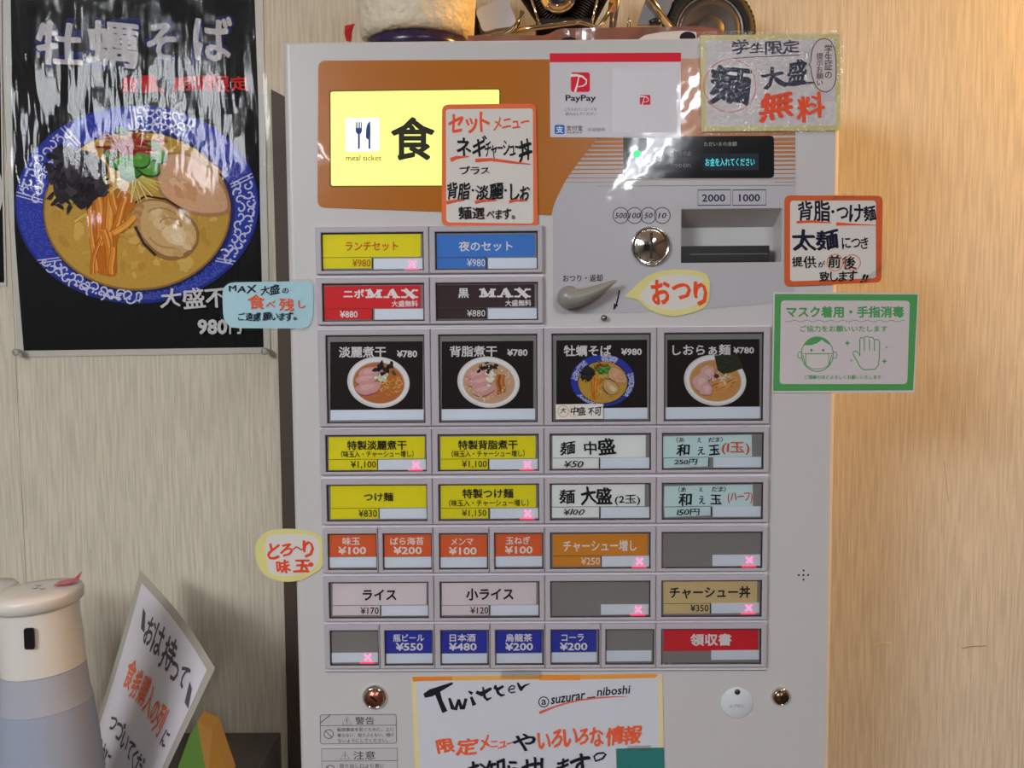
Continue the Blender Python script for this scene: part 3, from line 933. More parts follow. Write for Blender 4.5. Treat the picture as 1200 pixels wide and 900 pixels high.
    for i, (x0_, y0_, x1_, y1_, w0) in enumerate(((-48, -18, -44, 48, 9), (-40, -22, -34, 30, 9), (-34, -20, -28, 56, 8), (-30, -12, -10, 30, 7), (-52, -8, -50, 78, 5), (-10, -8, -32, 34, 8), (-2, 14, -30, 34, 7), (-42, 30, -30, 78, 7), (-32, 50, -26, 82, 6), (-44, 40, -50, 82, 4))):
        pts = [(cx+(x0_+(x1_-x0_)*t+4*math.sin(3*t+i))*k, cy+(y0_+(y1_-y0_)*t)*k) for t in (0, 0.25, 0.5, 0.75, 1)]
        c.stroke(pts, (w0+1.6)*k, (158, 90, 24))
        c.stroke(pts, w0*k, [(222, 140, 40), (206, 120, 30), (230, 156, 56), (214, 130, 36)][i % 4])
        c.stroke([(a+1.2*k, b) for a, b in pts], w0*0.25*k, (238, 176, 84))
    # shredded seaweed
    blob(c, [(cx+x*k, cy+y*k) for x, y in ((-98, -18), (-96, -40), (-82, -56), (-62, -62), (-44, -54), (-34, -40), (-44, -22), (-52, -4), (-66, 6), (-78, -6), (-90, 0))], (44, 38, 42))
    for i in range(110 if fine else 34):
        a = rn.uniform(0, 6.28); r = math.sqrt(rn.uniform(0, 1))
        x, y = -70+34*r*math.cos(a)+10*math.sin(a), -36+30*r*math.sin(a)
        e(x, y, rn.uniform(4, 9), rn.uniform(2.5, 5), rn.choice([(34, 30, 36), (52, 46, 50), (70, 62, 66), (26, 22, 28)]), 9, rn.uniform(0, 3), 0.22, i)
    for i in range(9):
        x = -104+i*6.5+rn.uniform(-3, 3); y = rn.uniform(-16, 6); c.poly(ell(cx+x*k, cy+y*k, 6*k, 2.4*k, 9, rn.uniform(0, 3), 0.25, i), (38, 32, 36))
    # sprouts and greens
    for i in range(20 if fine else 8):
        a = rn.uniform(0.3, 2.9)
        c.stroke([(cx+(-4+rn.uniform(-6, 6))*k, cy-36*k), (cx+(-4+44*math.cos(a)*0.8)*k, cy+(-36+34*math.sin(a))*k)], 1.3*k, rn.choice([(226, 206, 110), (206, 196, 96), (236, 222, 150)]))
    for i, (x, y, a, b, r_) in enumerate(((-22, -52, 15, 11, 0.4), (-6, -40, 15, 11, -0.3), (14, -44, 14, 11, 0.3), (26, -58, 10, 9, 0.8), (-30, -62, 10, 8, 0), (2, -54, 15, 11, 0.2), (18, -70, 9, 6, -0.4), (-18, -86, 8, 4, 0.3))):
        e(x, y+1.5, a, b, (30, 72, 20), 20, r_, 0.05, i); e(x, y, a*0.93, b*0.9, [(66, 140, 40), (54, 124, 34), (86, 158, 54)][i % 3], 20, r_, 0.05, i)
        e(x-2, y-2, a*0.4, b*0.3, (112, 176, 74), 12, r_)
    # chilli threads
    for i in range(70 if fine else 24):
        a = rn.uniform(-3.3, 0.15); L_ = rn.uniform(12, 44)
        bx_, by_ = -8+rn.gauss(0, 5), -66+rn.gauss(0, 6)
        q_ = rn.uniform(-10, 10)
        c.stroke([(cx+(bx_+L_*t*math.cos(a))*k, cy+(by_+L_*t*0.55*math.sin(a)+q_*t*(1-t)+5*t*t)*k) for t in (0, 0.33, 0.66, 1)], (1.3 if fine else 2.2)*k, rn.choice([(150, 34, 24), (176, 52, 30), (120, 24, 20)]))

# row 3: photo keys
def pic(kind, cx, cy, soup, sd):
    if kind == 3: return lambda c: bowl_oyster(c, cx, cy, 37.7, 30.6, 5, False)
    return lambda c: bowl_plain(c, cx, cy, 36.6, 29.9, soup, kind, sd)
CW = (226, 222, 220)
def photo_key(col, x0, label, card, win, title, tb, price, pb_, pict, extra=None):
    return key(3, x0, 0.1115, label, card, (30, 20, 20), None, None, win,
               [(title, tb, CW, 0.012), (price, pb_, CW, 0.018)], picture=pict, cell=(CELL[col], CELL[col+1]), extra=extra)
photo_key(0, -0.2206, 'black picture button of light dried sardine noodles', (387, 400.3, 495.3, 480), (387.3, 480.2, 496.4, 492.2), '淡麗煮干', (397, 406, 452.4, 419), '¥780', (465, 410.4, 488.9, 418.9), pic(0, 443.5, 448, (190, 112, 62), 1))
photo_key(1, -0.0932, 'black picture button of back fat sardine noodles', (517.6, 399.8, 625, 479), (517.7, 479.2, 627, 491.9), '背脂煮干', (527, 405.2, 582.6, 418), '¥780', (594.3, 409, 618.3, 417.2), pic(1, 572.5, 447.8, (206, 164, 128), 2))
k3 = photo_key(2, 0.0345, 'black picture button of oyster noodles in a blue bowl', (652, 398.5, 758.3, 478), (652.5, 478.2, 758.7, 491), '牡蠣そば', (660.7, 404.4, 716.5, 417.5), '¥980', (728, 408.2, 752.1, 416.2), pic(3, 706.4, 446, None, 3))
photo_key(3, 0.1612, 'black picture button of salt noodles with seaweed', (782, 397.8, 890, 476.7), (780.2, 477, 890.7, 490.6), 'しおらぁ麺', (788, 403.7, 856.2, 416.4), '¥780', (859.4, 406.6, 883.7, 414.3), pic(2, 838, 445.6, (206, 148, 84), 4))
# small handwritten strip stuck over the oyster key
st = slab('paper_strip', [(651, 474), (706.3, 473.2), (706.6, 490.6), (651.4, 491.4)], -0.0058, 0.0003, mat('white_note_paper', (226, 224, 216), rough=0.6))
tag(st, 'small white handwritten strip on the oyster noodle button, orange circle round one character', 'note')
c = Canvas(-0.00615)
c.frame(ell(660, 482, 6.2, 6.6, 24), 0.9, (230, 150, 70))
c.frame(ell(673, 482, 6.0, 6.6, 24), 0.8, (235, 190, 130))
c.text('大', (656.3, 477.5, 663.7, 484.5), (28, 26, 34), 0.01, brush=0.8)
c.text('中盛', (668.5, 476.5, 686.5, 487), (28, 26, 34), 0.01, brush=0.8)
c.text('不可', (689, 476.5, 705, 487.3), (28, 26, 34), 0.005, brush=0.8)
c.build('lettering', INK, st, colors=True)

# rows 4 and 5
PAR = '（味玉入・チャーシュー増し）'
big(4, 0, 'yellow button for special light sardine noodles at 1,100 yen, sold out', (385.3, 512, 497.6, 537.8), YEL, (385.3, 538.6, 442, 550.6), None, (443, 538.6, 499.8, 550.5),
    [('特製淡麗煮干', (406.7, 516.2, 476.4, 527.3), YTX, 0.014), (PAR, (399.7, 528, 484.6, 536), YTX, 0.006), ('¥1,100', (411, 540.1, 440.6, 549.2), YTX, 0.0)], xmark=(487.3, 544.8))
big(4, 1, 'yellow button for special back fat noodles at 1,100 yen, sold out', (516.3, 511.4, 627.6, 537.5), YEL, (516.3, 538.2, 572, 550.2), None, (573.7, 538.2, 630.2, 550.1),
    [('特製背脂煮干', (536.8, 515.7, 606.5, 526.8), YTX, 0.014), (PAR, (529.3, 527.5, 614.8, 535.6), YTX, 0.006), ('¥1,100', (541.2, 539.6, 570.5, 548.7), YTX, 0.0)], xmark=(618, 544.4))
NOTE = (240, 242, 238); NOTEB = (210, 234, 234); BK = (28, 28, 32); OR = (226, 96, 60)
big(4, 2, 'white handwritten button for a medium noodle portion at 50 yen', (647.5, 510.4, 756.7, 536.2), NOTE, (647.5, 537, 701.9, 549), None, (703.5, 536.4, 761, 548.9),
    [('麺', (656, 516.8, 674.3, 533.9), BK, 0.01, dict(brush=0.8)), ('中', (684, 517, 699.5, 533), BK, 0.01, dict(brush=0.9)), ('盛', (700.5, 513.3, 722.3, 533.8), BK, 0.014, dict(brush=1.0)), ('¥50', (660.8, 540, 684, 548), BK, 0.0, dict(brush=0.6, shear=0.2))])
big(4, 3, 'pale blue handwritten button for one extra noodle ball at 250 yen', [(777, 511.5), (880.8, 509.4), (881.3, 535), (777, 536.7)], NOTEB, [(777.4, 536.9), (830.4, 535.9), (830, 546.4), (778, 548.6)], None, (836, 535.7, 892, 547.7),
    [('（あ', (792.6, 512.2, 802, 519), BK, 0.0, dict(brush=0.5)), ('え', (817, 513, 822, 518.5), BK, 0.0), ('だま）', (830, 512, 847, 518.5), BK, 0.0, dict(brush=0.5)), ('和', (792.6, 520.3, 808.5, 534.5), BK, 0.008, dict(brush=0.8)), ('え', (817.4, 523.8, 826, 533.8), BK, 0.0, dict(brush=0.7)), ('玉', (830.7, 521, 843.7, 533.8), BK, 0.012, dict(brush=0.8)),
     ('(1玉)', (845.8, 517.8, 878.5, 533.2), OR, 0.004, dict(brush=0.5)), ('250円', (789.8, 537.8, 817.8, 544.8), BK, 0.0, dict(brush=0.5, shear=0.1))])
big(5, 0, 'yellow button for dipping noodles at 830 yen', (387.5, 569.2, 500, 595.2), YEL, (387.5, 596, 443.8, 608), None, (444.7, 595.8, 501, 607.8),
    [('つけ麺', (426.5, 577.2, 460.9, 587.6), YTX, 0.014), ('¥830', (420.2, 597.4, 441.8, 605.8), YTX, 0.0)])
big(5, 1, 'yellow button for special dipping noodles at 1,150 yen, sold out', (516.8, 568.6, 628, 595), YEL, (516.8, 595.7, 572.5, 607.6), None, (574.5, 595.6, 631, 607.5),
    [('特製つけ麺', (541.9, 572.7, 601.6, 584), YTX, 0.014), (PAR, (526, 585.3, 619.4, 593.3), YTX, 0.006), ('¥1,150', (541.3, 597.2, 570, 605.8), YTX, 0.0)], xmark=(618.4, 601.8))
big(5, 2, 'white handwritten button for a large double noodle portion at 100 yen', (647, 567.8, 755.5, 593.5), NOTE, (647, 594.3, 702.3, 606.5), None, (704, 594.4, 761, 606.8),
    [('麺', (655, 573.5, 674.3, 590.8), BK, 0.012, dict(brush=0.9)), ('大盛', (680.5, 570, 717.7, 592.2), BK, 0.026, dict(brush=1.1)), ('(2玉)', (720.5, 579.8, 750.2, 592.4), BK, 0.004, dict(brush=0.6)), ('¥100', (660.3, 596.2, 685.3, 603.8), BK, 0.0, dict(brush=0.6, shear=0.2))])
big(5, 3, 'pale blue handwritten button for half an extra noodle ball at 150 yen', [(778.6, 569.8), (882.2, 567.8), (882.5, 593.2), (778, 594)], NOTEB, [(778, 594.3), (833, 593.4), (833, 604), (779, 606.2)], None, (835.3, 593.5, 891.3, 605.6),
    [('（あ', (795, 570.3, 804, 577), BK, 0.0, dict(brush=0.5)), ('え', (819, 570.8, 824, 576.3), BK, 0.0), ('だま）', (834, 570, 850.5, 576.4), BK, 0.0, dict(brush=0.5)), ('和', (795, 578, 811, 593), BK, 0.008, dict(brush=0.8)), ('え', (819, 581, 826.5, 591), BK, 0.0, dict(brush=0.7)), ('玉', (832.5, 579.5, 845.8, 591.2), BK, 0.012, dict(brush=0.8)),
     ('(ハーフ)', (852.8, 576.8, 882, 590.3), OR, 0.004, dict(brush=0.5)), ('150円', (792.9, 596.2, 820, 603.8), BK, 0.0, dict(brush=0.5, shear=0.1))])
# row 6
PO = (246, 232, 222)
small(6, 0, 0, 'orange button for a seasoned egg at 100 yen', (386.2, 626.4, 440.6, 652.2), ORG, None, None, (385.6, 652.9, 441.8, 665),
      [('味玉', (401.5, 629.6, 421.9, 638.8), PO, 0.012), ('¥100', (396.3, 640.6, 429.1, 649.6), PO, 0.016)])
small(6, 0, 1, 'orange button for loose seaweed at 200 yen', (449.9, 626.3, 505.7, 652.2), ORG, None, None, (449.4, 652.8, 506, 665),
      [('ばら海苔', (457.3, 629.6, 496.6, 638.8), PO, 0.012), ('¥200', (461, 640.5, 494.5, 649.5), PO, 0.016)])
small(6, 1, 0, 'orange button for bamboo shoots at 100 yen', (515, 627, 570.5, 652.4), ORG, None, None, (514.8, 652.9, 570.4, 665),
      [('メンマ', (528.6, 630.8, 554.6, 638.8), PO, 0.012), ('¥100', (526, 641, 558.7, 650.2), PO, 0.016)])
small(6, 1, 1, 'orange button for chopped onion at 100 yen', (580, 625.3, 635, 651.4), ORG, None, None, (579.2, 652, 635.2, 664),
      [('玉ねぎ', (592.8, 628.8, 621.4, 637.9), PO, 0.012), ('¥100', (591.6, 639.9, 624.4, 648.9), PO, 0.016)])
big(6, 2, 'amber button for extra roast pork at 250 yen, sold out', (648, 625.9, 759, 651), (222, 142, 40), (648.2, 651.8, 704.2, 664), None, (705, 651.6, 760.8, 664),
    [('チャーシュー増し', (659.9, 632.8, 746.2, 646.4), PO, 0.014), ('¥250', (680.9, 653.2, 703, 661.8), PO, 0.0)], xmark=(749.5, 657.8))
big(6, 3, 'blank grey button in the sixth row, sold out', win=(834.9, 650, 890.9, 663.2), xmark=(878.2, 656.3))
# row 7
RC = (230, 216, 218)
big(7, 0, 'white button for rice at 170 yen', (389.8, 683.6, 499.6, 709), RC, (389.8, 709.8, 445.4, 721), None, (447, 709.6, 502, 721.4),
    [('ライス', (425, 690.8, 464.6, 703.6), BK, 0.020), ('¥170', (422.4, 711.6, 443.8, 719.6), BK, 0.002)])
big(7, 1, 'white button for a small rice at 120 yen', (517.8, 682.9, 628.4, 708.8), RC, (517.8, 709.5, 573, 720.8), None, (575, 709.2, 631, 721),
    [('小ライス', (546.2, 689.2, 601.9, 703.6), BK, 0.020), ('¥120', (551, 711.2, 572.3, 719.2), BK, 0.002)])
big(7, 2, 'blank grey button in the seventh row, sold out', win=(704.2, 708.2, 760, 720.2), xmark=(748, 714.3))
big(7, 3, 'tan button for a roast pork rice bowl at 350 yen, sold out', (777.5, 681.2, 887.3, 706.9), (222, 194, 140), (777.5, 707.6, 832, 719.2), None, (833.7, 706.5, 889.7, 718.6),
    [('チャーシュー丼', (784.7, 687, 879.4, 701.2), BK, 0.016), ('¥350', (809.2, 708.5, 830.3, 716.6), BK, 0.002)], xmark=(877.5, 712.4))
# row 8
small(8, 0, 0, 'blank grey button in the bottom row, sold out', win=(387.7, 764.9, 442.8, 776.2), xmark=(431, 770.4))
small(8, 0, 1, 'blue button for bottled beer at 550 yen', (451.7, 739.4, 505.9, 765.4), BLU, None, None, (451.5, 766, 506.8, 777.2),
      [('瓶ビール', (460.7, 743, 497.1, 752), WHT, 0.012), ('¥550', (463.8, 753.3, 495.7, 762.5), WHT, 0.016)])
small(8, 1, 0, 'blue button for sake at 480 yen', (515.3, 739.6, 570.5, 765.4), BLU, None, None, (515, 766, 570.7, 777.2),
      [('日本酒', (526.8, 742.8, 557.3, 752), WHT, 0.012), ('¥480', (526, 753.3, 558.7, 762.5), WHT, 0.016)])
small(8, 1, 1, 'blue button for oolong tea at 200 yen', (580, 739.2, 634.8, 765), BLU, None, None, (579.4, 765.8, 635.2, 777),
      [('烏龍茶', (592.3, 742.6, 623.8, 752), WHT, 0.012), ('¥200', (592, 753.2, 624.7, 762.4), WHT, 0.016)])
small(8, 2, 0, 'blue button for cola at 200 yen', (643.8, 738.8, 698.8, 764), BLU, None, None, (643.6, 764.6, 699.4, 776),
      [('コーラ', (658, 743, 684.2, 751.5), WHT, 0.012), ('¥200', (656, 753, 688.4, 762.2), WHT, 0.016)])
small(8, 2, 1, 'blank grey button beside the receipt button', win=(707.7, 762.4, 763.4, 775))
big(8, 3, 'red button for a receipt', (777.7, 737.3, 888.5, 762.8), (224, 28, 48), win=(833.5, 761.9, 889.5, 773.2),
    texts=[('領収書', (809, 742.5, 857.2, 756.8), WHT, 0.020)])

# locks, round cover, speaker holes, warning labels
def lock(u, v, r, core, slot_a):
    p = P(u, v, 0)
    o = MB().lathe([(r, 0.0), (r, -0.0012), (r*0.93, -0.0032), (r*0.80, -0.0052), (r*0.72, -0.0056), (r*0.70, -0.0044), (0.0, -0.0044)], p, axis='y', n=36).build('lock', CHROME, mach)
    MB().lathe([(r*0.69, -0.0044), (r*0.66, -0.0062), (0.0, -0.0063)], p, axis='y', n=28).build('lock_core', core, o)
    d = Vector((math.cos(slot_a), 0, math.sin(slot_a)))*r*0.34; e = Vector((-math.sin(slot_a), 0, math.cos(slot_a)))*r*0.085
    q0 = Vector(p)+Vector((0, -0.0066, 0))
    vs = [q0-d-e, q0+d-e, q0+d+e, q0-d+e]; vs += [v_+Vector((0, 0.0008, 0)) for v_ in vs]
    MB().add(vs, [(0,1,2,3),(7,6,5,4),(1,0,4,5),(2,1,5,6),(3,2,6,7),(0,3,7,4)]).build('keyhole', BLACKP, o)
    return o
lock(439.2, 816.6, 0.0148, mat('coppery_metal', (176, 112, 92), rough=0.3, metal=0.9), math.radians(-42))
lock(914.4, 815.6, 0.0112, mat('bronze_metal', (128, 104, 84), rough=0.28, metal=1.0), math.radians(80))
p = P(863.6, 823.6, 0)
cov = MB().lathe([(0.0185, 0.0), (0.0185, -0.0008), (0.0180, -0.0012), (0.0, -0.0012)], p, axis='y', n=48).build('lock_cover', mat('white_disc_plastic', (216, 220, 224), rough=0.4), mach)
MB().lathe([(0.0034, -0.0012), (0.0030, -0.0020), (0.0, -0.0022)], P(863.8, 810.4, 0), axis='y', n=20).build('rivet', mat('dark_rivet', (70, 70, 74), rough=0.4, metal=0.6), cov)
c = Canvas(-0.0013); c.text('よびだし', (855, 825.3, 872.5, 829.2), (128, 132, 140), 0.0); c.build('lettering', INK, cov, colors=True)
for (u, v) in ((941.6, 668.5), (936.1, 673.8), (941.5, 673.8), (946.9, 673.8), (941.4, 679.2)):
    p = P(u, v, 0)
    MB().lathe([(0.0012, -0.0002), (0.0010, -0.0004), (0.0, -0.0004)], p, axis='y', n=12).build('speaker_hole', BLACKP, mach)

LBL = mat('label_stock', (196, 192, 194), rough=0.45)
LC = (70, 64, 72)
w1 = slab('warning_label', rounded([(374, 836.8), (465, 836), (465.4, 872), (374.6, 872.8)], 3.5), 0.0, 0.0003, LBL, mach)
c = Canvas(-0.0004)
c.frame(rounded([(375.2, 837.8), (464.2, 837.2), (464.6, 871), (375.6, 871.8)], 3), 0.6, LC)
c.stroke([(375.4, 850.5), (464.3, 849.8)], 0.6, LC)
c.stroke([(375, 847.6), (387, 837.8)], 0.9, LC)
def tri(c, x, y, s):
    c.frame([(x, y-s), (x+s*1.08, y+s*0.85), (x-s*1.08, y+s*0.85)], 0.7, LC)
    c.stroke([(x, y-s*0.45), (x, y+s*0.3)], 0.9, LC); c.stroke([(x, y+s*0.45), (x, y+s*0.62)], 0.9, LC)
tri(c, 406.6, 844.6, 5.2)
c.text('警告', (416.3, 840, 438.8, 849), LC, 0.0)
c.frame(ell(385.2, 860.3, 5.4, 5.2, 24), 0.8, LC); c.stroke([(381.4, 856.6), (389, 864)], 0.8, LC)
c.text('転倒事故を防ぐために、上に', (395.2, 852.6, 461.3, 857.2), LC, 0.0)
c.text('乗らない、揺さぶらない、傾け', (395.5, 859.1, 461.5, 863.7), LC, 0.0)
c.text('ないようにしてください。', (396, 865.6, 454.5, 870.2), LC, 0.0)
c.build('lettering', INK, w1, colors=True)
w2 = slab('warning_label', [(376, 876.8), (466, 876), (467, 935), (377, 936)], 0.0, 0.0003, LBL, mach)
c = Canvas(-0.0004)
c.frame([(376.8, 877.6), (465.4, 876.8), (466.4, 934), (377.6, 935)], 0.6, LC)
c.stroke([(377, 892), (465.6, 891.3)], 0.6, LC)
tri(c, 404.2, 885.6, 5.0)
c.text('注意', (414.2, 880.2, 439.8, 890), LC, 0.0)
c.frame(ell(387, 902, 5.4, 5.2, 24), 0.8, LC); c.stroke([(383.4, 898.4), (390.7, 905.6)], 0.8, LC)
c.text('取り出し口より奥に', (398, 895, 450, 900), LC, 0.0)
c.text('手を入れないでください。', (398, 902.5, 460, 907.5), LC, 0.0)
c.build('lettering', INK, w2, colors=True)

# ------------------------------------------------------------------ signs on the machine
WP = mat('white_sign_paper', (222, 216, 210), rough=0.5, var=0.02)
ORB = mat('orange_marker_board', (238, 106, 42), rough=0.5, var=0.12, vscale=40)
ORB2 = mat('deep_orange_marker_board', (214, 88, 26), rough=0.5, var=0.12, vscale=40)
YLB = mat('yellow_card', (226, 216, 138), rough=0.5, var=0.06, vscale=40)
RDI = (240, 92, 56)

# set menu sign
s1 = slab('handwritten_sign', rounded([(518, 122.5), (628, 121.2), (630.5, 268), (517.5, 264.5)], 8), -0.0022, 0.0007, ORB)
tag(s1, 'upright orange bordered handwritten set menu sign covering the right of the lit yellow panel', 'sign')
YS1 = -0.0029
slab('white_field', rounded([(522.5, 128), (624.5, 127), (625, 262), (523, 260.5)], 4), YS1, 0.0001, WP, s1)
c = Canvas(YS1-0.0001)
c.text('セット', (525.5, 131, 574, 156.5), RDI, 0.022, brush=1.0, sl=-0.03)
c.text('メニュー', (578, 136.5, 620.5, 152.5), RDI, 0.014, brush=1.0, sl=-0.05)
c.text('ネギ', (535, 159, 570.5, 184.5), BK, 0.020, brush=1.0, sl=-0.04)
c.text('チャーシュー', (568, 164, 611, 185.5), BK, 0.008, brush=0.9, sl=-0.03)
c.text('丼', (607.5, 162, 624, 192), BK, 0.016, brush=1.1)
c.stroke([(528, 187.5), (535, 184.5), (550, 183.2)], [5, 3.5, 1], RDI)
c.stroke([(557, 188), (575, 186.8), (600, 190), (622, 192.5)], [4.5, 3.4, 3, 1], RDI)
c.text('プラス', (538.3, 194.5, 574, 204.3), BK, 0.006, brush=0.8)
c.text('背脂', (524, 213, 551.5, 236), BK, 0.010, brush=1.0)
c.text('・', (552.5, 221.5, 555.5, 224.5), BK, 0.01)
c.text('淡麗', (557, 214, 590, 236), BK, 0.010, brush=1.0)
c.text('・', (591, 221.5, 594, 224.5), BK, 0.01)
c.text('しお', (597.5, 215, 621, 236), BK, 0.010, brush=0.9)
c.stroke([(523, 237.5), (532, 235.2), (543, 234)], [3.6, 2.6, 1], RDI)
c.stroke([(556.5, 237), (566, 235), (582, 234.6)], [3.6, 2.4, 1], RDI)
c.stroke([(596.5, 236.5), (604, 234.4), (618, 235)], [3.4, 2.2, 1], RDI)
c.text('麺選', (537, 242, 568, 257), BK, 0.008, brush=0.8)
c.text('べます。', (570, 244, 603.5, 257.3), BK, 0.004, brush=0.8)
c.build('lettering', INK, s1, colors=True)
slab('tape', [(604, 262.5), (624.5, 263.5), (624.5, 269.5), (604, 269)], -0.00295, 0.0001, TAPE, s1)

# payment card
s2 = slab('payment_card', [(644.2, 62.4), (798, 61.6), (797.6, 162), (644.8, 160.8)], -0.0009, 0.0005, mat('glossy_white_card', (214, 210, 216), rough=0.3, coat=0.4, coat_r=0.05, bump=0.0003, bscale=24))
tag(s2, 'white card with a red top band and red square logo on the orange panel', 'sign')
c = Canvas(-0.00145)
PR = (228, 44, 62)
c.poly([(644.2, 62.4), (798, 61.6), (798, 72.4), (644.3, 73)], PR)
c.rect(717.5, 80, 793, 155, (226, 224, 230), r=2, sl=0)
def plogo(x0, y0, x1, y1):
    w_ = x1-x0; h = y1-y0
    c.rect(x0, y0, x1, y1, PR, r=w_*0.14, sl=0)
    q2 = [(x0-w_*0.02, y0+h*0.16), (x0+w_*0.3, y0+h*0.15), (x0+w_*0.62, y0+h*0.22), (x0+w_*0.82, y0+h*0.4), (x0+w_*0.80, y0+h*0.58), (x0+w_*0.62, y0+h*0.70), (x0+w_*0.36, y0+h*0.74)]
    c.stroke(q2, [w_*0.16, w_*0.13, w_*0.10, w_*0.08, w_*0.08, w_*0.06, w_*0.04], WHT)
    c.stroke([(x0+w_*0.42, y0+h*0.22), (x0+w_*0.34, y0+h*0.6), (x0+w_*0.22, y1)], [w_*0.05, w_*0.08, w_*0.12], WHT)
plogo(669, 84.7, 691.3, 107.8)
c.text('PayPay', (662.7, 111.2, 698.4, 120.5), (40, 34, 50), 0.014, sl=0)
c.text('こちらのバーコードを', (661.7, 126, 699.2, 130), (110, 100, 110), 0.0, sl=0)
c.text('読み込んでください', (662.7, 131.4, 698.8, 135.4), (110, 100, 110), 0.0, sl=0)
plogo(749.8, 111.2, 762.2, 122.8)
c.rect(650, 146.3, 661.6, 157.2, (40, 110, 200), r=2, sl=0)
c.text('支', (651.5, 147.8, 660.2, 156), WHT, 0.01, sl=0)
c.text('支付宝', (663.7, 147, 682.6, 153.2), (70, 66, 76), 0.006, sl=0)
c.text('ALIPAY', (663.7, 154.2, 682.4, 156.4), (90, 86, 96), 0.004, sl=0)
c.text('欢迎使用', (688.6, 149.6, 708.8, 153.8), (150, 144, 150), 0.0, sl=0)
c.build('lettering', INK, s2, colors=True)

# student sign
s3 = slab('laminated_sign', [(820.3, 41.3), (984.5, 39.6), (985.2, 152.6), (822, 154.4)], -0.0024, 0.0005, mat('yellow_edge_paper', (222, 210, 142), rough=0.5, var=0.05))
tag(s3, 'laminated handwritten sign with a speech bubble at the top right machine corner', 'sign')
slab('white_field', rounded([(827, 47), (978, 45.5), (979, 146.5), (827.5, 148)], 3), -0.0029, 0.0001, mat('cream_sign_field', (218, 208, 206), rough=0.5), s3)
c = Canvas(-0.0030)
GY = (72, 74, 92)
c.text('学生限定', (856.7, 46, 937, 64.5), GY, 0.014, brush=1.0, sl=0.0)
c.stroke([(858, 68.5), (890, 66.6), (937, 64.5)], 0.9, GY)
c.text('麺', (829, 76, 881, 124), GY, 0.018, brush=1.2, sl=0)
c.frame(ell(855.5, 100.5, 30.5, 31, 40, 0.1, 0.01), 0.9, (236, 130, 120))
c.text('大', (891.5, 78, 922, 106), GY, 0.022, brush=1.2, sl=0)
c.text('盛', (920.8, 69, 946, 99.5), GY, 0.018, brush=1.0, sl=0)
c.stroke([(908, 92), (918, 98), (930, 99.5), (946, 97), (957, 96.5)], [5, 4.5, 3, 2.4, 1], GY)
c.text('無', (889, 107, 930.5, 144), RDI, 0.024, brush=1.1, sl=0)
c.text('料', (933.5, 107, 967, 144), RDI, 0.022, brush=1.1, sl=0)
bub = smooth_loop([(964, 45.5), (973, 48), (978.5, 60), (979.8, 78), (979, 95), (974, 105), (966, 107.5), (957, 102), (951.5, 88), (950, 78), (948, 76), (950, 72), (952, 58), (957, 49)], 4)
c.poly(bub, (212, 202, 200))
c.frame(bub, 0.9, (60, 52, 62))
c.text('学生証の', (966, 52, 975.5, 92), (60, 52, 62), 0.004, sl=0, vertical=True)
c.text('提示お願い', (956.5, 62, 965, 100), (60, 52, 62), 0.004, sl=0, vertical=True)
c.build('lettering', INK, s3, colors=True)
slab('laminate_film', rounded([(816.5, 37), (988, 34.5), (987.5, 155), (818, 157.5)], 3), -0.0034, 0.00015, LAMROUGH, s3)

# back fat and thick noodle notice
s4 = slab('handwritten_sign', rounded([(919.4, 229), (1034.6, 229.4), (1033, 331), (919.4, 335.8)], 7), -0.0012, 0.0007, ORB2)
tag(s4, 'square orange bordered handwritten notice on the right edge of the machine above the green one', 'sign')
slab('white_field', rounded([(926, 235.2), (1026.5, 235), (1026.5, 326), (926, 329.8)], 4), -0.0019, 0.0001, WP, s4)
c = Canvas(-0.0020)
c.text('背脂', (935, 234.5, 972.8, 260), (30, 28, 50), 0.012, brush=1.0, sl=0)
c.text('・', (974, 246, 978, 250), (30, 28, 50), 0.01)
c.text('つけ麺', (980, 239, 1027, 260.4), (30, 28, 50), 0.014, brush=1.0, sl=0)
c.stroke([(933.5, 260.5), (950, 259.5), (974, 261)], [3, 3, 1.2], RDI); c.stroke([(980, 262.5), (1000, 263), (1028, 264)], [4, 2, 0.8], RDI)
c.text('太麺', (928, 268, 982.8, 294), (30, 28, 50), 0.026, brush=1.1, sl=0)
c.text('につき', (986.5, 278, 1017.5, 292.2), BK, 0.006, brush=0.8, sl=0)
c.text('提供', (928, 300, 957, 314.5), BK, 0.008, brush=0.9, sl=0)
c.text('が', (958.5, 305.5, 967, 313.5), BK, 0.004, brush=0.8, sl=0)
c.text('前後', (970.5, 298.5, 1003.5, 316), BK, 0.006, brush=0.8, sl=0)
c.frame(ell(978.5, 307.5, 9.3, 9.8, 26), 0.9, (238, 140, 90)); c.frame(ell(999, 307.5, 9.3, 9.2, 26), 0.9, (238, 140, 90))
c.text('致します', (960, 317.5, 1005, 330), BK, 0.006, brush=0.8, sl=-0.02)
c.text('!!', (1008, 321, 1018, 331), BK, 0.006, brush=0.9, shear=0.4, sl=0)
c.build('lettering', INK, s4, colors=True)
slab('tape', [(976, 226.5), (1001, 226.8), (1001, 232.6), (976, 232.4)], -0.0021, 0.0001, TAPE, s4)
slab('tape', [(1004, 334), (1034, 310), (1036, 314), (1010, 337)], -0.0022, 0.0001, TAPE, s4)

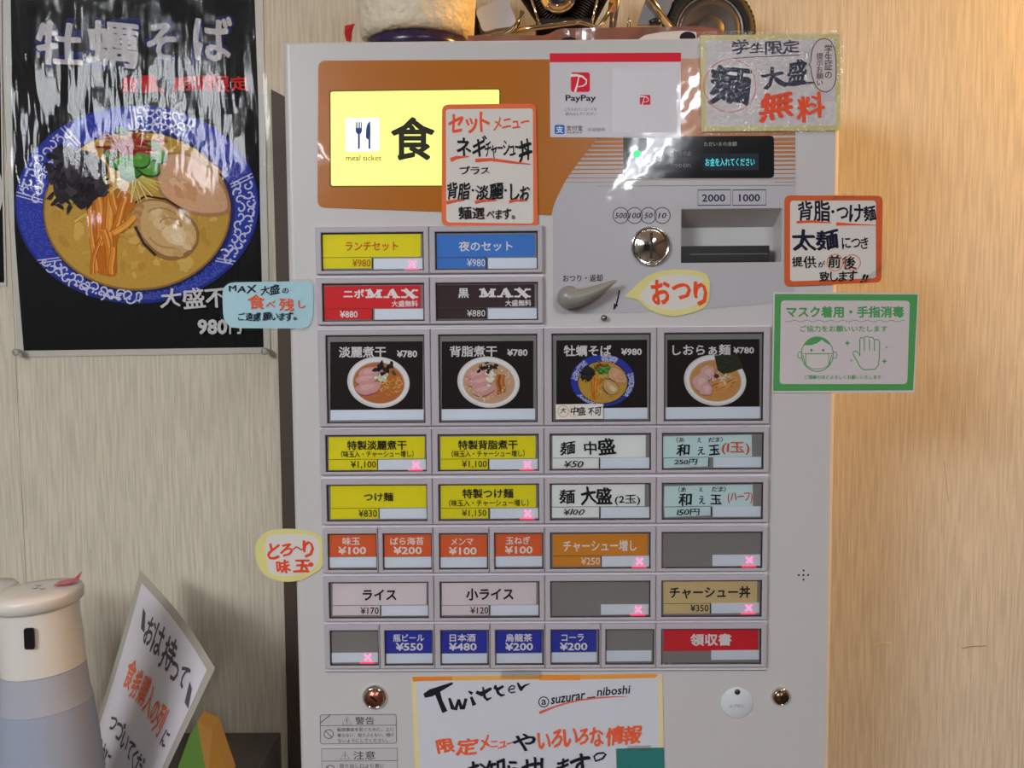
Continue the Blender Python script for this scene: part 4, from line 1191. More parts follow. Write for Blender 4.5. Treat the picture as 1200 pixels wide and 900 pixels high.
# mask and hand cleaning notice
GR = (84, 160, 92)
s5 = slab('printed_notice', [(906, 342.4), (1077.2, 343.4), (1071.6, 460), (904.4, 460.4)], -0.0010, 0.0005, mat('notice_paper', (214, 206, 206), rough=0.45))
tag(s5, 'green bordered printed mask and hand cleaning notice on the machine right edge over the wall', 'sign')
c = Canvas(-0.00155)
c.poly([(908, 344.4), (1075.4, 345.2), (1070, 457.4), (906, 458.2)], GR)
c.poly(rounded([(915.2, 352), (1066.2, 352.4), (1063.2, 450), (913.6, 450)], 5), (210, 200, 202))
c.text('マスク着用・手指消毒', (921.4, 358.6, 1059.6, 372.4), GR, 0.026, sl=0)
c.stroke([(920.5+i*1.4, 376.2+0.95*math.sin(i*0.62)) for i in range(101)], 0.6, (92, 140, 96))
c.text('ご協力をお願いいたします', (937.5, 381.4, 1040, 389), GR, 0.012, sl=0)
fx, fy = 957.8, 415
c.frame(ell(fx-19.5, fy+1, 3.6, 3.9, 18), 1.0, GR); c.frame(ell(fx+19.5, fy+1, 3.6, 3.9, 18), 1.0, GR)
c.poly(ell(fx, fy, 18.6, 20.2, 40), (212, 202, 204))
hair = [(fx-15.5, fy-10.5)]+[(fx+18.3*math.cos(a), fy+20*math.sin(a)) for a in [math.pi*1.18+i*math.pi*0.64/14 for i in range(15)]]+[(fx+14.5, fy-11), (fx+8, fy-14.5), (fx+5.5, fy-17), (fx, fy-13), (fx-7, fy-10.5)]
c.poly(hair, GR)
c.frame(ell(fx, fy, 18.6, 20.2, 40), 1.1, GR)
for s_2 in (-1, 1): c.poly(ell(fx+s_2*6.9, fy-4.6, 1.5, 1.5, 12), (100, 130, 100))
c.frame(rounded([(fx-13.5, fy-0.4), (fx+13.5, fy-0.4), (fx+13.5, fy+13), (fx+6, fy+17.2), (fx-6, fy+17.2), (fx-13.5, fy+13)], 2), 0.9, GR)
c.stroke([(fx-18.4, fy-0.6), (fx+18.4, fy-0.6)], 0.8, GR)
c.stroke([(fx-17, fy+1), (fx-14, fy+12)], 1.0, GR); c.stroke([(fx+17, fy+1), (fx+14, fy+12)], 1.0, GR)
hand = [(1007.5, 398), (1008.5, 395.8), (1011.5, 395.8), (1012.6, 398), (1013.4, 395), (1016.6, 394), (1019, 396), (1020.2, 395), (1023, 395.4), (1024.4, 398.6), (1027, 397.6), (1029.6, 398.4), (1030.8, 401),
        (1030.4, 420), (1029.2, 428), (1025.5, 432.8), (1012, 433.2), (1008, 430), (1004, 422.5), (1000, 415.5), (999.8, 412.4), (1002.6, 411.2), (1005.4, 413.2), (1007.6, 417.5)]
c.frame(hand, 1.2, GR)
for x in (1012.8, 1018.9, 1024.6): c.stroke([(x, 397.5), (x, 411.4)], 1.1, GR)
def spark(x, y, r):
    c.poly([(x, y-r), (x+r*0.25, y-r*0.25), (x+r, y), (x+r*0.25, y+r*0.25), (x, y+r), (x-r*0.25, y+r*0.25), (x-r, y), (x-r*0.25, y-r*0.25)], GR)
spark(993, 402, 3.8); spark(1039, 407, 2.0); spark(1036.5, 423.2, 3.8); spark(997.3, 422.3, 1.9)
c.text('ご理解のほどよろしくお願いいたします', (942.7, 439.4, 1032.8, 444.4), GR, 0.010, sl=0)
c.build('lettering', INK, s5, colors=True)

# change tag with a pointed tip
def zt(pts, sx, ox, oy): return [(a/sx+ox, b/sx+oy) for a, b in pts]
tagp = zt([(550, 287), (600, 240), (650, 190), (700, 150), (755, 122), (820, 103), (900, 95), (1000, 97), (1070, 105), (1130, 132), (1152, 180), (1152, 250), (1146, 310), (1112, 366), (1050, 392), (980, 410), (900, 425), (810, 412), (730, 378), (680, 340), (640, 305)], 6, 640, 300)
s6 = slab('paper_tag', tagp, -0.0012, 0.0006, YLB)
tag(s6, 'yellow edged leaf shaped paper tag with orange writing, its tip pointing at the change lever', 'tag')
slab('white_field', smooth_loop(zt([(660, 285), (700, 220), (760, 165), (850, 135), (960, 130), (1060, 140), (1100, 170), (1108, 250), (1100, 310), (1040, 350), (930, 378), (820, 370), (720, 340)], 6, 640, 300), 3), -0.0018, 0.0001, WP, s6)
c = Canvas(-0.0019)
c.text('お', (762.5, 327.5, 785, 357.5), (236, 84, 40), 0.030, brush=1.1, sl=0)
c.text('つ', (787, 331.7, 810, 351), (236, 84, 40), 0.034, brush=1.1, sl=0)
c.text('り', (812.5, 329.5, 829, 358.5), (236, 84, 40), 0.030, brush=1.1, sl=0)
c.build('lettering', INK, s6, colors=True)
# egg tag on the left edge
tp = smooth_loop(zt([(430, 112), (330, 125), (250, 150), (190, 195), (120, 280), (102, 360), (105, 480), (130, 565), (170, 650), (250, 735), (400, 790), (510, 808), (630, 800), (750, 770), (870, 700), (960, 640), (1012, 540), (1025, 430), (1010, 300), (980, 225), (920, 185), (800, 140), (600, 110)], 11.25, 290, 610), 2)
s7 = slab('paper_tag', tp, -0.0004, 0.0006, YLB)
tag(s7, 'round yellow edged paper tag with orange writing sticking out of the machine left edge', 'tag')
slab('white_field', smooth_loop(zt([(250, 250), (300, 195), (560, 175), (820, 195), (930, 260), (945, 420), (900, 600), (760, 690), (500, 735), (300, 690), (262, 560), (235, 400)], 11.25, 290, 610), 3), -0.0010, 0.0001, WP, s7)
c = Canvas(-0.0011)
c.text('と', (313, 636.5, 328, 656), (236, 78, 40), 0.030, brush=1.2, sl=0)
c.text('ろ', (328, 636.5, 343.5, 652.5), (236, 78, 40), 0.022, brush=1.1, sl=0)
c.stroke([(343.5, 644), (347, 641), (350, 642), (353, 644.5), (356, 643)], 1.8, (200, 80, 60))
c.text('り', (354.5, 633, 368, 653.5), (236, 78, 40), 0.026, brush=1.1, sl=0)
c.text('味', (323, 655.5, 341, 672), (236, 78, 40), 0.020, brush=1.2, sl=0)
c.text('玉', (343, 655.5, 363, 671), (236, 78, 40), 0.030, brush=1.2, sl=0)
c.poly(ell(364.3, 661.5, 3, 2.6, 16), (236, 78, 40))
c.build('lettering', INK, s7, colors=True)
# MAX tag, between poster and machine
mp_ = rounded([(260, 331), (362, 329.5), (367.5, 336), (367, 372), (361, 385), (262, 384.5)], [16, 14, 10, 14, 14, 18])
s8 = slab('laminated_tag', mp_, -0.0004, 0.0006, mat('pale_blue_card', (178, 212, 220), rough=0.45, var=0.03))
tag(s8, 'pale blue rounded handwritten tag bridging the black poster and the machine', 'tag')
c = Canvas(-0.0011)
NK = (26, 32, 52)
c.text('MAX', (268, 333.5, 300.8, 344), NK, 0.022, brush=0.9, sl=0)
c.text('大盛', (305.3, 333, 328, 346.4), NK, 0.016, brush=1.0, sl=0)
c.text('の', (330.7, 337.5, 338.5, 343.8), NK, 0.006, brush=0.8, sl=0)
c.text('食', (290, 345, 310.2, 362.7), (232, 96, 58), 0.018, brush=1.1, sl=0)
c.text('べ', (311.3, 352, 322.8, 360.3), (232, 96, 58), 0.010, brush=1.0, sl=0)
c.text('残', (326.7, 349.8, 344.8, 364.7), (232, 96, 58), 0.016, brush=1.0, sl=0)
c.text('し', (349.3, 352, 358.2, 361.4), (232, 96, 58), 0.012, brush=1.0, sl=0)
c.text('ご遠慮', (279, 366, 306, 376.8), NK, 0.004, brush=0.8, sl=0)
c.text('願います。', (307.5, 365.5, 347.5, 376.4), NK, 0.004, brush=0.8, sl=0)
c.build('lettering', INK, s8, colors=True)
slab('laminate_film', rounded([(256.5, 328.5), (366, 326.5), (370.5, 334), (370, 374), (363, 388), (258, 387.5)], [18, 16, 10, 14, 14, 20]), -0.0013, 0.00015, LAM, s8)

# social media poster, lower centre
s9 = slab('laminated_sign', [(482, 792.8), (776.4, 790.8), (780, 1012), (490.5, 1014)], -0.0004, 0.0006, mat('cool_white_paper', (212, 214, 222), rough=0.45, var=0.02))
tag(s9, 'large white handwritten social media sign with an orange stripe along its top edge', 'sign')
c = Canvas(-0.00105)
YB = (232, 216, 164)
c.poly([(482, 793), (487.6, 797), (496, 1012), (490.4, 1012)], YB); c.poly([(771.2, 793), (776.4, 791), (780, 1011), (774.4, 1011)], YB)
c.poly([(482.6, 793), (530, 792.4), (530, 797.2), (484, 798.6)], (238, 138, 50)); c.poly([(530, 792.4), (632, 791.6), (632, 796.6), (530, 797.4)], (240, 176, 84))
c.poly([(632, 790.8), (680, 790.8), (680, 797), (632, 797.2)], (240, 146, 52)); c.poly([(680, 791), (768, 789.6), (771, 791.4), (768, 794.4), (680, 796.2)], (240, 160, 66))
TW = (34, 30, 46)
c.stroke([(497, 815.5), (505, 812), (530.5, 800.5)], [5, 9, 2.5], TW)
c.stroke([(512, 810), (516, 822), (521.5, 834.5)], [7, 5.5, 6.5], TW)
c.stroke([(526.5, 818), (530.5, 830), (534, 831.5), (537.5, 819.5)], [3, 5, 4, 3], TW)
c.stroke([(537.5, 819.5), (541, 830.5), (543, 830.5), (546.2, 818.5)], [3, 4.5, 4, 3.6], TW)
c.stroke([(549, 810), (553.5, 813)], [2, 4], TW); c.stroke([(552, 816.5), (556, 826.5)], [3, 5], TW)
c.stroke([(558, 811), (564, 813.5), (576, 806.5)], [4, 6, 3.2], TW); c.stroke([(566, 805), (568, 817), (571, 820), (576, 817.5)], [2, 3.6, 3.6, 1.4], TW)
c.stroke([(578.5, 806), (584, 807.5), (590, 804)], [2.6, 4, 3], TW); c.stroke([(580, 803), (584, 812.5), (587.5, 815), (592, 814)], [3, 3.6, 3.4, 1.2], TW)
c.stroke([(595.5, 808.5), (602.5, 807), (603.5, 804.5), (600, 803.4), (596.5, 806), (596, 810), (599, 811.8), (604, 810.8)], 1.7, TW)
c.stroke([(606.5, 800), (609.5, 806), (611.5, 809.5)], [2.2, 4, 3], TW); c.stroke([(611.5, 806.5), (615, 803.5), (621, 801)], [3.6, 2.6, 1], TW)
c.frame(ell(637.2, 822.6, 5.8, 5.9, 24), 1.2, TW); c.text('a', (634.4, 819.6, 640.2, 826), TW, 0.006, sl=-0.1)
c.text('suzurar', (645.5, 814.6, 686, 822.6), TW, 0.010, sl=-0.15, shear=0.1)
c.stroke([(688, 817.8), (697.5, 816.6)], 1.1, TW)
c.text('niboshi', (699.5, 804.2, 738.8, 814.4), TW, 0.010, sl=-0.08, shear=0.1)
c.stroke([(632, 835.5), (640, 832.2), (652, 827.5), (664, 824), (680, 820.4), (700, 817.8), (718, 816.6), (735, 816.2)], [3.4, 2.8, 2, 1.8, 1.8, 1.8, 1.4, 0.6], (226, 100, 80))
OT = (240, 100, 62)
c.text('限定', (510, 865, 561, 886), OT, 0.030, brush=1.2, sl=-0.02)
c.text('メ', (562, 861, 574, 880), OT, 0.030, brush=1.1); c.text('ニュー', (574, 867.5, 604, 877.5), OT, 0.014, brush=1.0, sl=-0.03)
c.text('や', (600.5, 859.5, 628, 880.5), TW, 0.016, brush=1.1, sl=-0.1)
c.text('いろいろな', (629.5, 853, 707.5, 877), OT, 0.026, brush=1.1, sl=-0.06)
c.text('情報', (710, 850, 752, 874.5), OT, 0.022, brush=1.1, sl=-0.02)
c.text('お知らせします', (548, 886, 692, 917), TW, 0.020, brush=1.1, sl=-0.055)
c.frame([(698, 892), (696, 886.5), (700, 883), (707, 882.2), (710, 884), (706, 889)], 2.2, TW)
c.text('フォローお願いします', (520, 930, 700, 955), TW, 0.014, brush=1.0, sl=-0.03)
c.build('lettering', INK, s9, colors=True)
slab('tape', rounded([(587, 785.5), (635, 785), (635, 795), (587, 795.5)], 3), -0.0018, 0.0001, TAPE, s9)
s10 = slab('small_card', [(722, 877.4), (778, 876.2), (779.5, 937), (723.5, 938)], -0.0011, 0.0005, mat('teal_card', (44, 124, 118), rough=0.4))
tag(s10, 'small plain teal card taped to the lower right corner of the social media sign', 'card')
slab('tape', [(735, 873.8), (763, 873.2), (763.2, 879.2), (735.2, 879.8)], -0.0017, 0.0001, TAPE, s10)

# ------------------------------------------------------------------ posters on the wall
def poster_root(pts, rgbname, rgb):
    return slab('wall_poster', pts, WY-0.001, 0.0008, mat(rgbname, rgb, rough=0.4, var=0.03))
YP = WY-0.0018
po = poster_root([(4, -60), (306, -60), (308, 0), (313, 250), (317, 414), (21, 418.5), (16, 330), (8, 200), (5, 60)], 'poster_paper', (190, 186, 176))
tag(po, 'black glossy poster of a blue patterned bowl of oyster noodles, hung left of the machine', 'poster')
c = Canvas(YP-0.0001)
c.poly([(12, -55), (297.5, -55), (298.5, 3), (303, 125), (305, 255), (309, 407), (27.8, 411), (22, 340), (17, 269), (14.6, 160), (12.5, 3)], (10, 8, 9))
GL = (26, 34, 92); TC = (196, 190, 190)
for (ch, bx) in (('牡', (41.7, 24, 97.2, 76.4)), ('蠣', (101.4, 23.6, 162.5, 80.5)), ('そ', (172, 26.4, 207, 70.8)), ('ば', (226.4, 19.4, 272, 72))):
    c.text(ch, (bx[0]-3, bx[1]-3, bx[2]+3, bx[3]+3), GL, 0.085, brush=1.0, sl=0)
    c.text(ch, bx, TC, 0.018, brush=1.0, sl=0)
c.text('数量、', (142.5, 88.3, 193, 109), (214, 36, 34), 0.010, brush=0.8, sl=0)
c.text('期間限定', (202, 88, 292, 108), (214, 36, 34), 0.010, brush=0.8, sl=0)
bowl_oyster(c, 160.5, 239.5, 143, 116.5, 3, True)
c.text('大盛不可', (187.5, 337, 292, 362.5), (212, 208, 208), 0.010, brush=0.9, sl=0)
c.text('980', (231.4, 374, 266.5, 392), (206, 202, 204), 0.026, sl=0)
c.text('円', (268.5, 374.5, 283, 391.5), (206, 202, 204), 0.022, sl=0)
c.build('picture', INKP, po, colors=True)
# clear film over the poster, gently buckled
FB = MB(); nx_, ny_ = 60, 84
vs = []; fs = []
for j in range(ny_+1):
    for i in range(nx_+1):
        s_, t_ = i/nx_, j/ny_
        u = (1-s_)*(1+t_*18+2*math.sin(t_*3))+s_*(313+t_*8)
        v = -62+t_*482
        d = 0.0026*(math.sin(s_*9+1.2*math.sin(t_*7))*math.sin(t_*11+2)+0.5*math.sin(s_*27+4*t_))*math.sin(math.pi*min(1, max(0, t_)))
        ed_ = min(1, min(s_, 1-s_)*10)
        vs.append(P(u, v, YP-0.0090-abs(d)*ed_*0.9))
for j in range(ny_):
    for i in range(nx_):
        a = j*(nx_+1)+i
        fs.append((a, a+nx_+1, a+nx_+2, a+1))
FB.add(vs, fs, smooth=True).build('clear_film', POSTERF, po)
for (u, v) in ((22, 412.5), (312, 411.5)):
    p = P(u, v, YP-0.0085)
    pn = MB().lathe([(0.0, -0.011), (0.0045, -0.0105), (0.0052, -0.009), (0.0030, -0.0075), (0.0026, -0.003), (0.0048, -0.001), (0.0048, 0.0006)], p, axis='y', n=18)
    pn.lathe([(0.0006, 0.0), (0.0004, 0.0125)], p, axis='y', n=6)
    pn.build('push_pin', mat('clear_pin_plastic', (206, 202, 196), rough=0.15, trans=0.6), po)
p2 = slab('wall_poster', [(-160, -60), (1.5, -60), (2, 60), (4, 200), (7.5, 335.5), (-150, 338)], WY-0.001, 0.0008, MATS['poster_paper'])
tag(p2, 'second black noodle poster, only its right edge showing at the far left', 'poster')
c = Canvas(YP-0.0001)
c.poly([(-155, -55), (-1.5, -55), (0, 60), (2, 200), (5, 331), (-148, 333)], (10, 8, 9))
c.poly(ell(-70, 225, 74, 66, 40), (206, 196, 190)); c.poly(ell(-70, 228, 66, 57, 40), (196, 110, 50)); c.poly(ell(-84, 222, 34, 26, 30), (206, 150, 130))
c.build('picture', INKP, p2, colors=True)

# ------------------------------------------------------------------ things on top of the machine
# flower pot on a dark saucer
TOP = BTOP
pc = P(489, 40, 0.079); pcx, pcy = pc.x, 0.079
pot = empty('flower_pot', (pcx, pcy, TOP))
tag(pot, 'cream textured flower pot on a dark purple saucer, left end of the machine top', 'pot')
MB().lathe([(0.0, 0.0), (0.050, 0.0), (0.056, 0.004), (0.060, 0.018), (0.058, 0.018), (0.053, 0.006), (0.0, 0.004)], (pcx, pcy, TOP+0.0005), n=48).build('saucer', mat('dark_purple_glaze', (48, 34, 66), rough=0.25), pot)
zbot = TOP+0.0245
PB = MB()
prof = [(0.0, -0.004), (0.058, -0.004), (0.0655, 0.0), (0.0675, 0.006), (0.0705, 0.05), (0.0725, 0.11), (0.0745, 0.118), (0.0745, 0.135), (0.069, 0.135), (0.067, 0.11), (0.0, 0.11)]
PB.lathe(prof, (pcx, pcy, zbot), n=64)
PB.lathe([(0.045, -0.020), (0.045, -0.003)], (pcx, pcy, zbot), n=40, cap=True)
PB.build('pot_body', mat('cream_embossed_glaze', (224, 212, 186), rough=0.5, bump=0.004, bscale=95, var=0.08, vscale=30), pot)
rp = Canvas(0.06)
lf = MB()
lf.add([P(404.5, 30, 0.05), P(416, 27.5, 0.055), P(413, 36, 0.053), P(411.5, 49, 0.05), P(406, 47, 0.048), P(404, 38, 0.046)], [(0, 5, 4, 3, 2, 1)])
r_ = lf.build('red_ribbon', mat('red_ribbon', (196, 34, 28), rough=0.5))
tag(r_, 'small red ribbon end standing at the left foot of the cream pot', 'ribbon')
so = r_.modifiers.new('t', 'SOLIDIFY'); so.thickness = 0.0015

# glossy brown strip along the front of the top
cs = MB()
BRN = mat('glossy_brown_card', (146, 98, 82), rough=0.16, coat=0.8, coat_r=0.05, bump=0.002, bscale=30)
pl = [(556, 41.5), (640, 38), (655, 33.2), (700, 32.2), (751, 31.6), (800, 30.2), (825, 30.6), (846, 34.5), (847, 60), (556, 62)]
a0_, a1_ = P(556, 50, 0.03), P(846, 50, 0.03)
base_v = []
front = []; 
nn = 40
for i in range(nn+1):
    u = 548+(846-548)*i/nn
    ytop = 41.5 if u < 640 else (41.5-(u-640)/15*8 if u < 655 else (33.4-(u-655)*0.018 if u < 810 else 30.6+((u-810)/36)**2*4.5))
    yy = 0.022+0.004*math.sin(i*0.5)
    pt = P(u, ytop, yy)
    front.append((pt, Vector((pt.x, yy+0.002, TOP+0.0005))))
vs = []; fs = []
for (a, b) in front:
    vs += [a, b, b+Vector((0, 0.045, 0)), a+Vector((0, 0.045, 0))]
for i in range(nn):
    for k in range(4):
        k2 = (k+1) % 4
        fs.append((i*4+k, i*4+k2, (i+1)*4+k2, (i+1)*4+k))
fs.append((0, 3, 2, 1)); fs.append(tuple(nn*4+k for k in (0, 1, 2, 3)))
cs.add(vs, fs, smooth=False)
tray = cs.build('display_base', BRN)
tag(tray, 'low glossy brown stand lying along the front edge of the machine top', 'stand')
c = Canvas(0.0170)
c.poly([(748, 46), (756, 41), (775, 37.5), (800, 35.8), (816, 37.5), (817, 51), (748, 51)], (222, 214, 206))
c.poly(ell(806, 44, 9.5, 7, 30), (30, 28, 44))
c.build('printed_front', INKG, tray, colors=True)
c = Canvas(0.0170)
c.poly(ell(667, 47, 9, 3.6, 24), (40, 24, 44))
c.build('printed_front', INKG, tray, colors=True)

# model motorcycle
YB_ = 0.195
wc = P(830, 38.5, YB_)
RW = wc.z-TOP-0.0006
bike = empty('model_motorcycle', (P(700, 60, YB_).x, YB_, TOP))
tag(bike, 'model motorcycle with a chrome engine standing on the right of the machine top', 'model')
DKM = mat('dark_engine_metal', (52, 46, 42), rough=0.35, metal=0.9)
RUB = mat('black_rubber', (30, 27, 26), rough=0.75, bump=0.0008, bscale=300)
CHG = mat('warm_chrome', (196, 182, 160), rough=0.14, metal=1.0)
GRM = mat('grey_metal', (126, 122, 120), rough=0.35, metal=0.7)
def wheel(cx, cz, R):
    W = MB()
    n = 64; pr = []
    for k in range(13):
        a = -math.pi/2+math.pi*k/12
        pr.append((R-0.013+0.013*math.cos(a), 0.016*math.sin(a)))
    W.lathe([(R-0.017, -0.014)]+pr+[(R-0.017, 0.014), (R-0.017, -0.014)], (cx, YB_, cz), axis='y', n=n)
    for k in range(56):                  # tread blocks
        a = 2*math.pi*k/56
        for sy in (-0.009, 0.0, 0.009):
            r0 = R-0.0012-abs(sy)*0.28
            d = Vector((math.cos(a+sy*4), 0, math.sin(a+sy*4))); t = Vector((-d.z, 0, d.x))
            c0 = Vector((cx, YB_+sy, cz))+d*r0
            vs = []
            for (h, s3_) in ((0, 1), (0.0012, 0.85)):
                for (i, j) in ((-1, -1), (1, -1), (1, 1), (-1, 1)):
                    vs.append(c0+d*h+t*i*0.0019*s3_+Vector((0, j*0.0036*s3_, 0)))
            W.add(vs, [(4,5,6,7),(0,1,5,4),(1,2,6,5),(2,3,7,6),(3,0,4,7)])
    wl = W.build('wheel', RUB, bike)
    MB().lathe([(R-0.018, -0.010), (R-0.0165, -0.0125), (R-0.021, -0.0125), (R-0.023, -0.006), (R-0.023, 0.006), (R-0.018, 0.010)], (cx, YB_, cz), axis='y', n=48).build('rim', GRM, wl)
    D = MB()
    D.lathe([(R*0.62, -0.0130), (R*0.62, -0.0150), (R*0.5, -0.0152), (R*0.48, -0.0142), (0.0, -0.0142)], (cx, YB_, cz), axis='y', n=48)
    D.lathe([(R*0.30, -0.0128), (R*0.28, -0.0165), (R*0.12, -0.018), (0, -0.018)], (cx, YB_, cz), axis='y', n=32)
    D.build('brake_disc', mat('brown_disc_metal', (84, 76, 70), rough=0.5, metal=0.3), wl)
    S = MB()
    for k in range(20):
        a = 2*math.pi*k/20
        S.tube([(cx+math.cos(a)*0.008, YB_, cz+math.sin(a)*0.008), (cx+math.cos(a+0.25)*(R-0.021), YB_, cz+math.sin(a+0.25)*(R-0.021))], 0.0006, n=5)
    S.build('spokes', CHROME, wl)
    return wl
wheel(wc.x, wc.z, RW)
rc = P(512, 38.5, YB_)
wheel(rc.x, TOP+0.0006+RW, RW)
# engine
yE = 0.173
def pe(u, v, y=yE): return P(u, v, y)
E_ = MB()
a, b = pe(628, 60), pe(694, 22)
E_.box((a.x, yE-0.010, TOP+0.010), (b.x, yE+0.03, b.z))
E_.build('crankcase', DKM, bike, bevel=0.003)
def cyl(u0, v0, u1, v1, r):
    p0, p1 = pe(u0, v0, 0.183), pe(u1, v1, 0.183)
    ax = (p1-p0); L_ = ax.length; ax.normalize()
    C_ = MB(); C_.tube([p0, p1], r*0.72, n=20)
    nf = int(L_/0.0033)
    for i in range(nf):
        q0 = p0+ax*(i+0.5)*0.0033
        C_.tube([q0-ax*0.0006, q0+ax*0.0006], r, n=24, smooth=False)
    o = C_.build('cylinder_barrel', DKM, bike)
    # bright fin edges
    return o
cyl(662, 44, 607, -38, 0.020)
cyl(668, 44, 712, -38, 0.020)
for (u0, u1) in ((628, 590), (686, 712)):
    MB().tube([pe(u0+6, 34, 0.157), pe(u0-8 if u0 < 650 else u0+16, -10, 0.157)], 0.0016, n=8).build('pushrod_tube', CHROME, bike)
p = pe(654, -6, 0.157)
MB().lathe([(0.0, -0.010), (0.012, -0.0095), (0.0185, -0.0075), (0.0205, -0.004), (0.0225, -0.004), (0.0235, 0.0), (0.0235, 0.010)], p, axis='y', n=40).build('air_cleaner', CHROME, bike)
MB().lathe([(0.0, -0.0115), (0.0024, -0.011), (0.003, -0.009)], p, axis='y', n=16).build('cover_bolt', BLACKP, bike)
# side cover at the left
slab('side_cover', smooth_loop([(558.5, 12), (572, 5), (592, -3), (600, 12), (604, 29), (584, 33), (567, 36.5), (562, 26)], 3), 0.173, 0.014, mat('brushed_steel', (214, 216, 220), rough=0.45, metal=0.95), bike)
# exhausts and frame
MB().tube([pe(557, 44, 0.145), pe(576, 43, 0.145), pe(590, 41, 0.145), pe(600, 35, 0.145), pe(607, 27, 0.147), pe(612, 14, 0.151)], 0.0032, n=12).build('exhaust_pipe', CHG, bike)
MB().tube([pe(600, 36, 0.149), pe(630, 32.5, 0.149), pe(660, 28.5, 0.149), pe(679, 26, 0.149), pe(690, 29, 0.149), pe(700, 33, 0.149), pe(706, 27, 0.149), pe(712, 17, 0.151), pe(716, 4, 0.155)], [0.0036]*4+[0.003]*5, n=12).build('exhaust_pipe', CHG, bike)
FR = MB()
FR.tube([pe(560, 30, 0.185), pe(570, 50, 0.185), pe(700, 52, 0.185), pe(719, 30, 0.185), pe(728, -30, 0.185)], 0.0036, n=10)
FR.tube([pe(512, 40, 0.190), pe(565, 44, 0.190)], 0.003, n=8)
FR.build('frame_tube', GRM, bike)
slab('side_reflector', [(714.5, -4), (722, -4), (721, 15), (714, 15)], 0.167, 0.003, mat('amber_plastic', (206, 130, 30), rough=0.25), bike)
MB().tube([pe(717, 15, 0.165), pe(716.5, 34, 0.165)], 0.0028, n=10).build('down_tube', GRM, bike)
# fork, fender
yF = 0.169
MB().tube([P(738, -60, yF), P(757, -8, yF), P(786, 33, yF+0.004)], [0.0044, 0.0044, 0.0046], n=12).build('fork_leg', CHROME, bike)
MB().tube([P(744, -60, 0.223), P(765, -8, 0.223), P(800, 40, 0.223)], 0.0034, n=12).build('fork_leg', CHROME, bike)
slab('fork_cover', [(746.5, 29), (752, 12), (761, -12), (790, -14), (787.5, 4), (784, 14), (774, 30)], 0.179, 0.003, mat('grey_painted_plate', (120, 120, 124), rough=0.4, metal=0.3), bike)
MB().tube([P(761, 27, 0.166), P(768, 24, 0.165), P(774, 27, 0.166)], [0.003, 0.0042, 0.003], n=10).build('foot_peg', BLACKP, bike)
MB().tube([P(735, 33, 0.06), P(736, 24, 0.06), P(737.5, 18, 0.06), P(738.5, 24, 0.06), P(739, 33, 0.06)], 0.0007, n=6).build('brake_cable', CHG, bike)

# ------------------------------------------------------------------ counter and things on it
ct = P(329, 858.5, WY-0.003)
CT = ct.z
cn = MB().box((-1.35, -0.42, 0.0), (ct.x, WY-0.003, CT)).build('side_counter', mat('dark_laminate', (92, 84, 76), rough=0.45, var=0.08, vscale=30), bevel=0.001)
tag(cn, 'dark grey counter against the wall left of the machine', 'counter')

# soap dispenser
Yd = -0.055
dx = P(48, 740, Yd).x
dis = empty('spray_dispenser', (dx, Yd, CT))
tag(dis, 'white touchless hand sanitiser dispenser with a translucent tank, in front at lower left', 'dispenser')
DW = mat('dispenser_white', (222, 216, 208), rough=0.35, coat=0.2)
zl = P(50, 797, Yd-0.04).z       # seam between body and tank
ztp = P(45, 722, Yd-0.04).z      # top of the body
def ovals(secs, n=40):
    """secs: (z, rx, ry, cx, tilt) cross sections"""
    vs = []; fs = []
    for (z, rx, ry, ox, tl) in secs:
        for k in range(n):
            a = 2*math.pi*k/n
            x, y = rx*math.cos(a), ry*math.sin(a)
            vs.append(Vector((dx+ox+x, Yd+y, z+tl*(x/0.044))))
    for i in range(len(secs)-1):
        for k in range(n):
            k2 = (k+1) % n
            fs.append((i*n+k, i*n+k2, (i+1)*n+k2, (i+1)*n+k))
    k0 = len(vs); vs += vs[:n]+vs[(len(secs)-1)*n:len(secs)*n]
    fs.append(tuple(range(k0, k0+n))[::-1]); fs.append(tuple(range(k0+n, k0+2*n)))
    return vs, fs
vs, fs = ovals([(zl, 0.0435, 0.043, 0.001, 0.003), (zl+0.03, 0.0428, 0.0425, 0.0, 0.002), (ztp-0.012, 0.0425, 0.042, -0.002, 0.002), (ztp, 0.0425, 0.042, -0.003, 0.003)])
dbody = MB().add(vs, fs, smooth=True).build('dispenser_body', DW, dis)
vs, fs = ovals([(ztp, 0.044, 0.044, -0.003, 0.003), (ztp+0.003, 0.0485, 0.048, -0.004, 0.0035), (ztp+0.012, 0.0492, 0.0490, -0.004, 0.0035), (ztp+0.016, 0.0478, 0.0475, -0.004, 0.003), (ztp+0.0175, 0.030, 0.030, -0.003, 0.002), (ztp+0.018, 0.004, 0.004, -0.003, 0.001)])
lid = MB().add(vs, fs, smooth=True).build('lid', DW, dis)
TK = mat('frosted_tank', (200, 202, 214), rough=0.6, trans=0.35, var=0.02, spec=0.3)
zliq = P(60, 845, Yd-0.05).z
vs, fs = ovals([(zliq, 0.0478, 0.0468, 0.003, 0.003), (zl-0.03, 0.0458, 0.0450, 0.0022, 0.003), (zl-0.0005, 0.0436, 0.0432, 0.001, 0.003)])
MB().add(vs, fs, smooth=True).build('tank', TK, dis)
vs, fs = ovals([(CT+0.001, 0.050, 0.048, 0.005, 0.0), (CT+0.012, 0.0545, 0.052, 0.006, 0.0), (zl-0.12, 0.0545, 0.052, 0.0055, 0.001), (zl-0.075, 0.0512, 0.0495, 0.0042, 0.002), (zliq-0.0003, 0.0478, 0.0468, 0.003, 0.003)])
MB().add(vs, fs, smooth=True).build('filled_tank', mat('tank_full_of_liquid', (176, 184, 204), rough=0.5, trans=0.25, spec=0.3), dis)
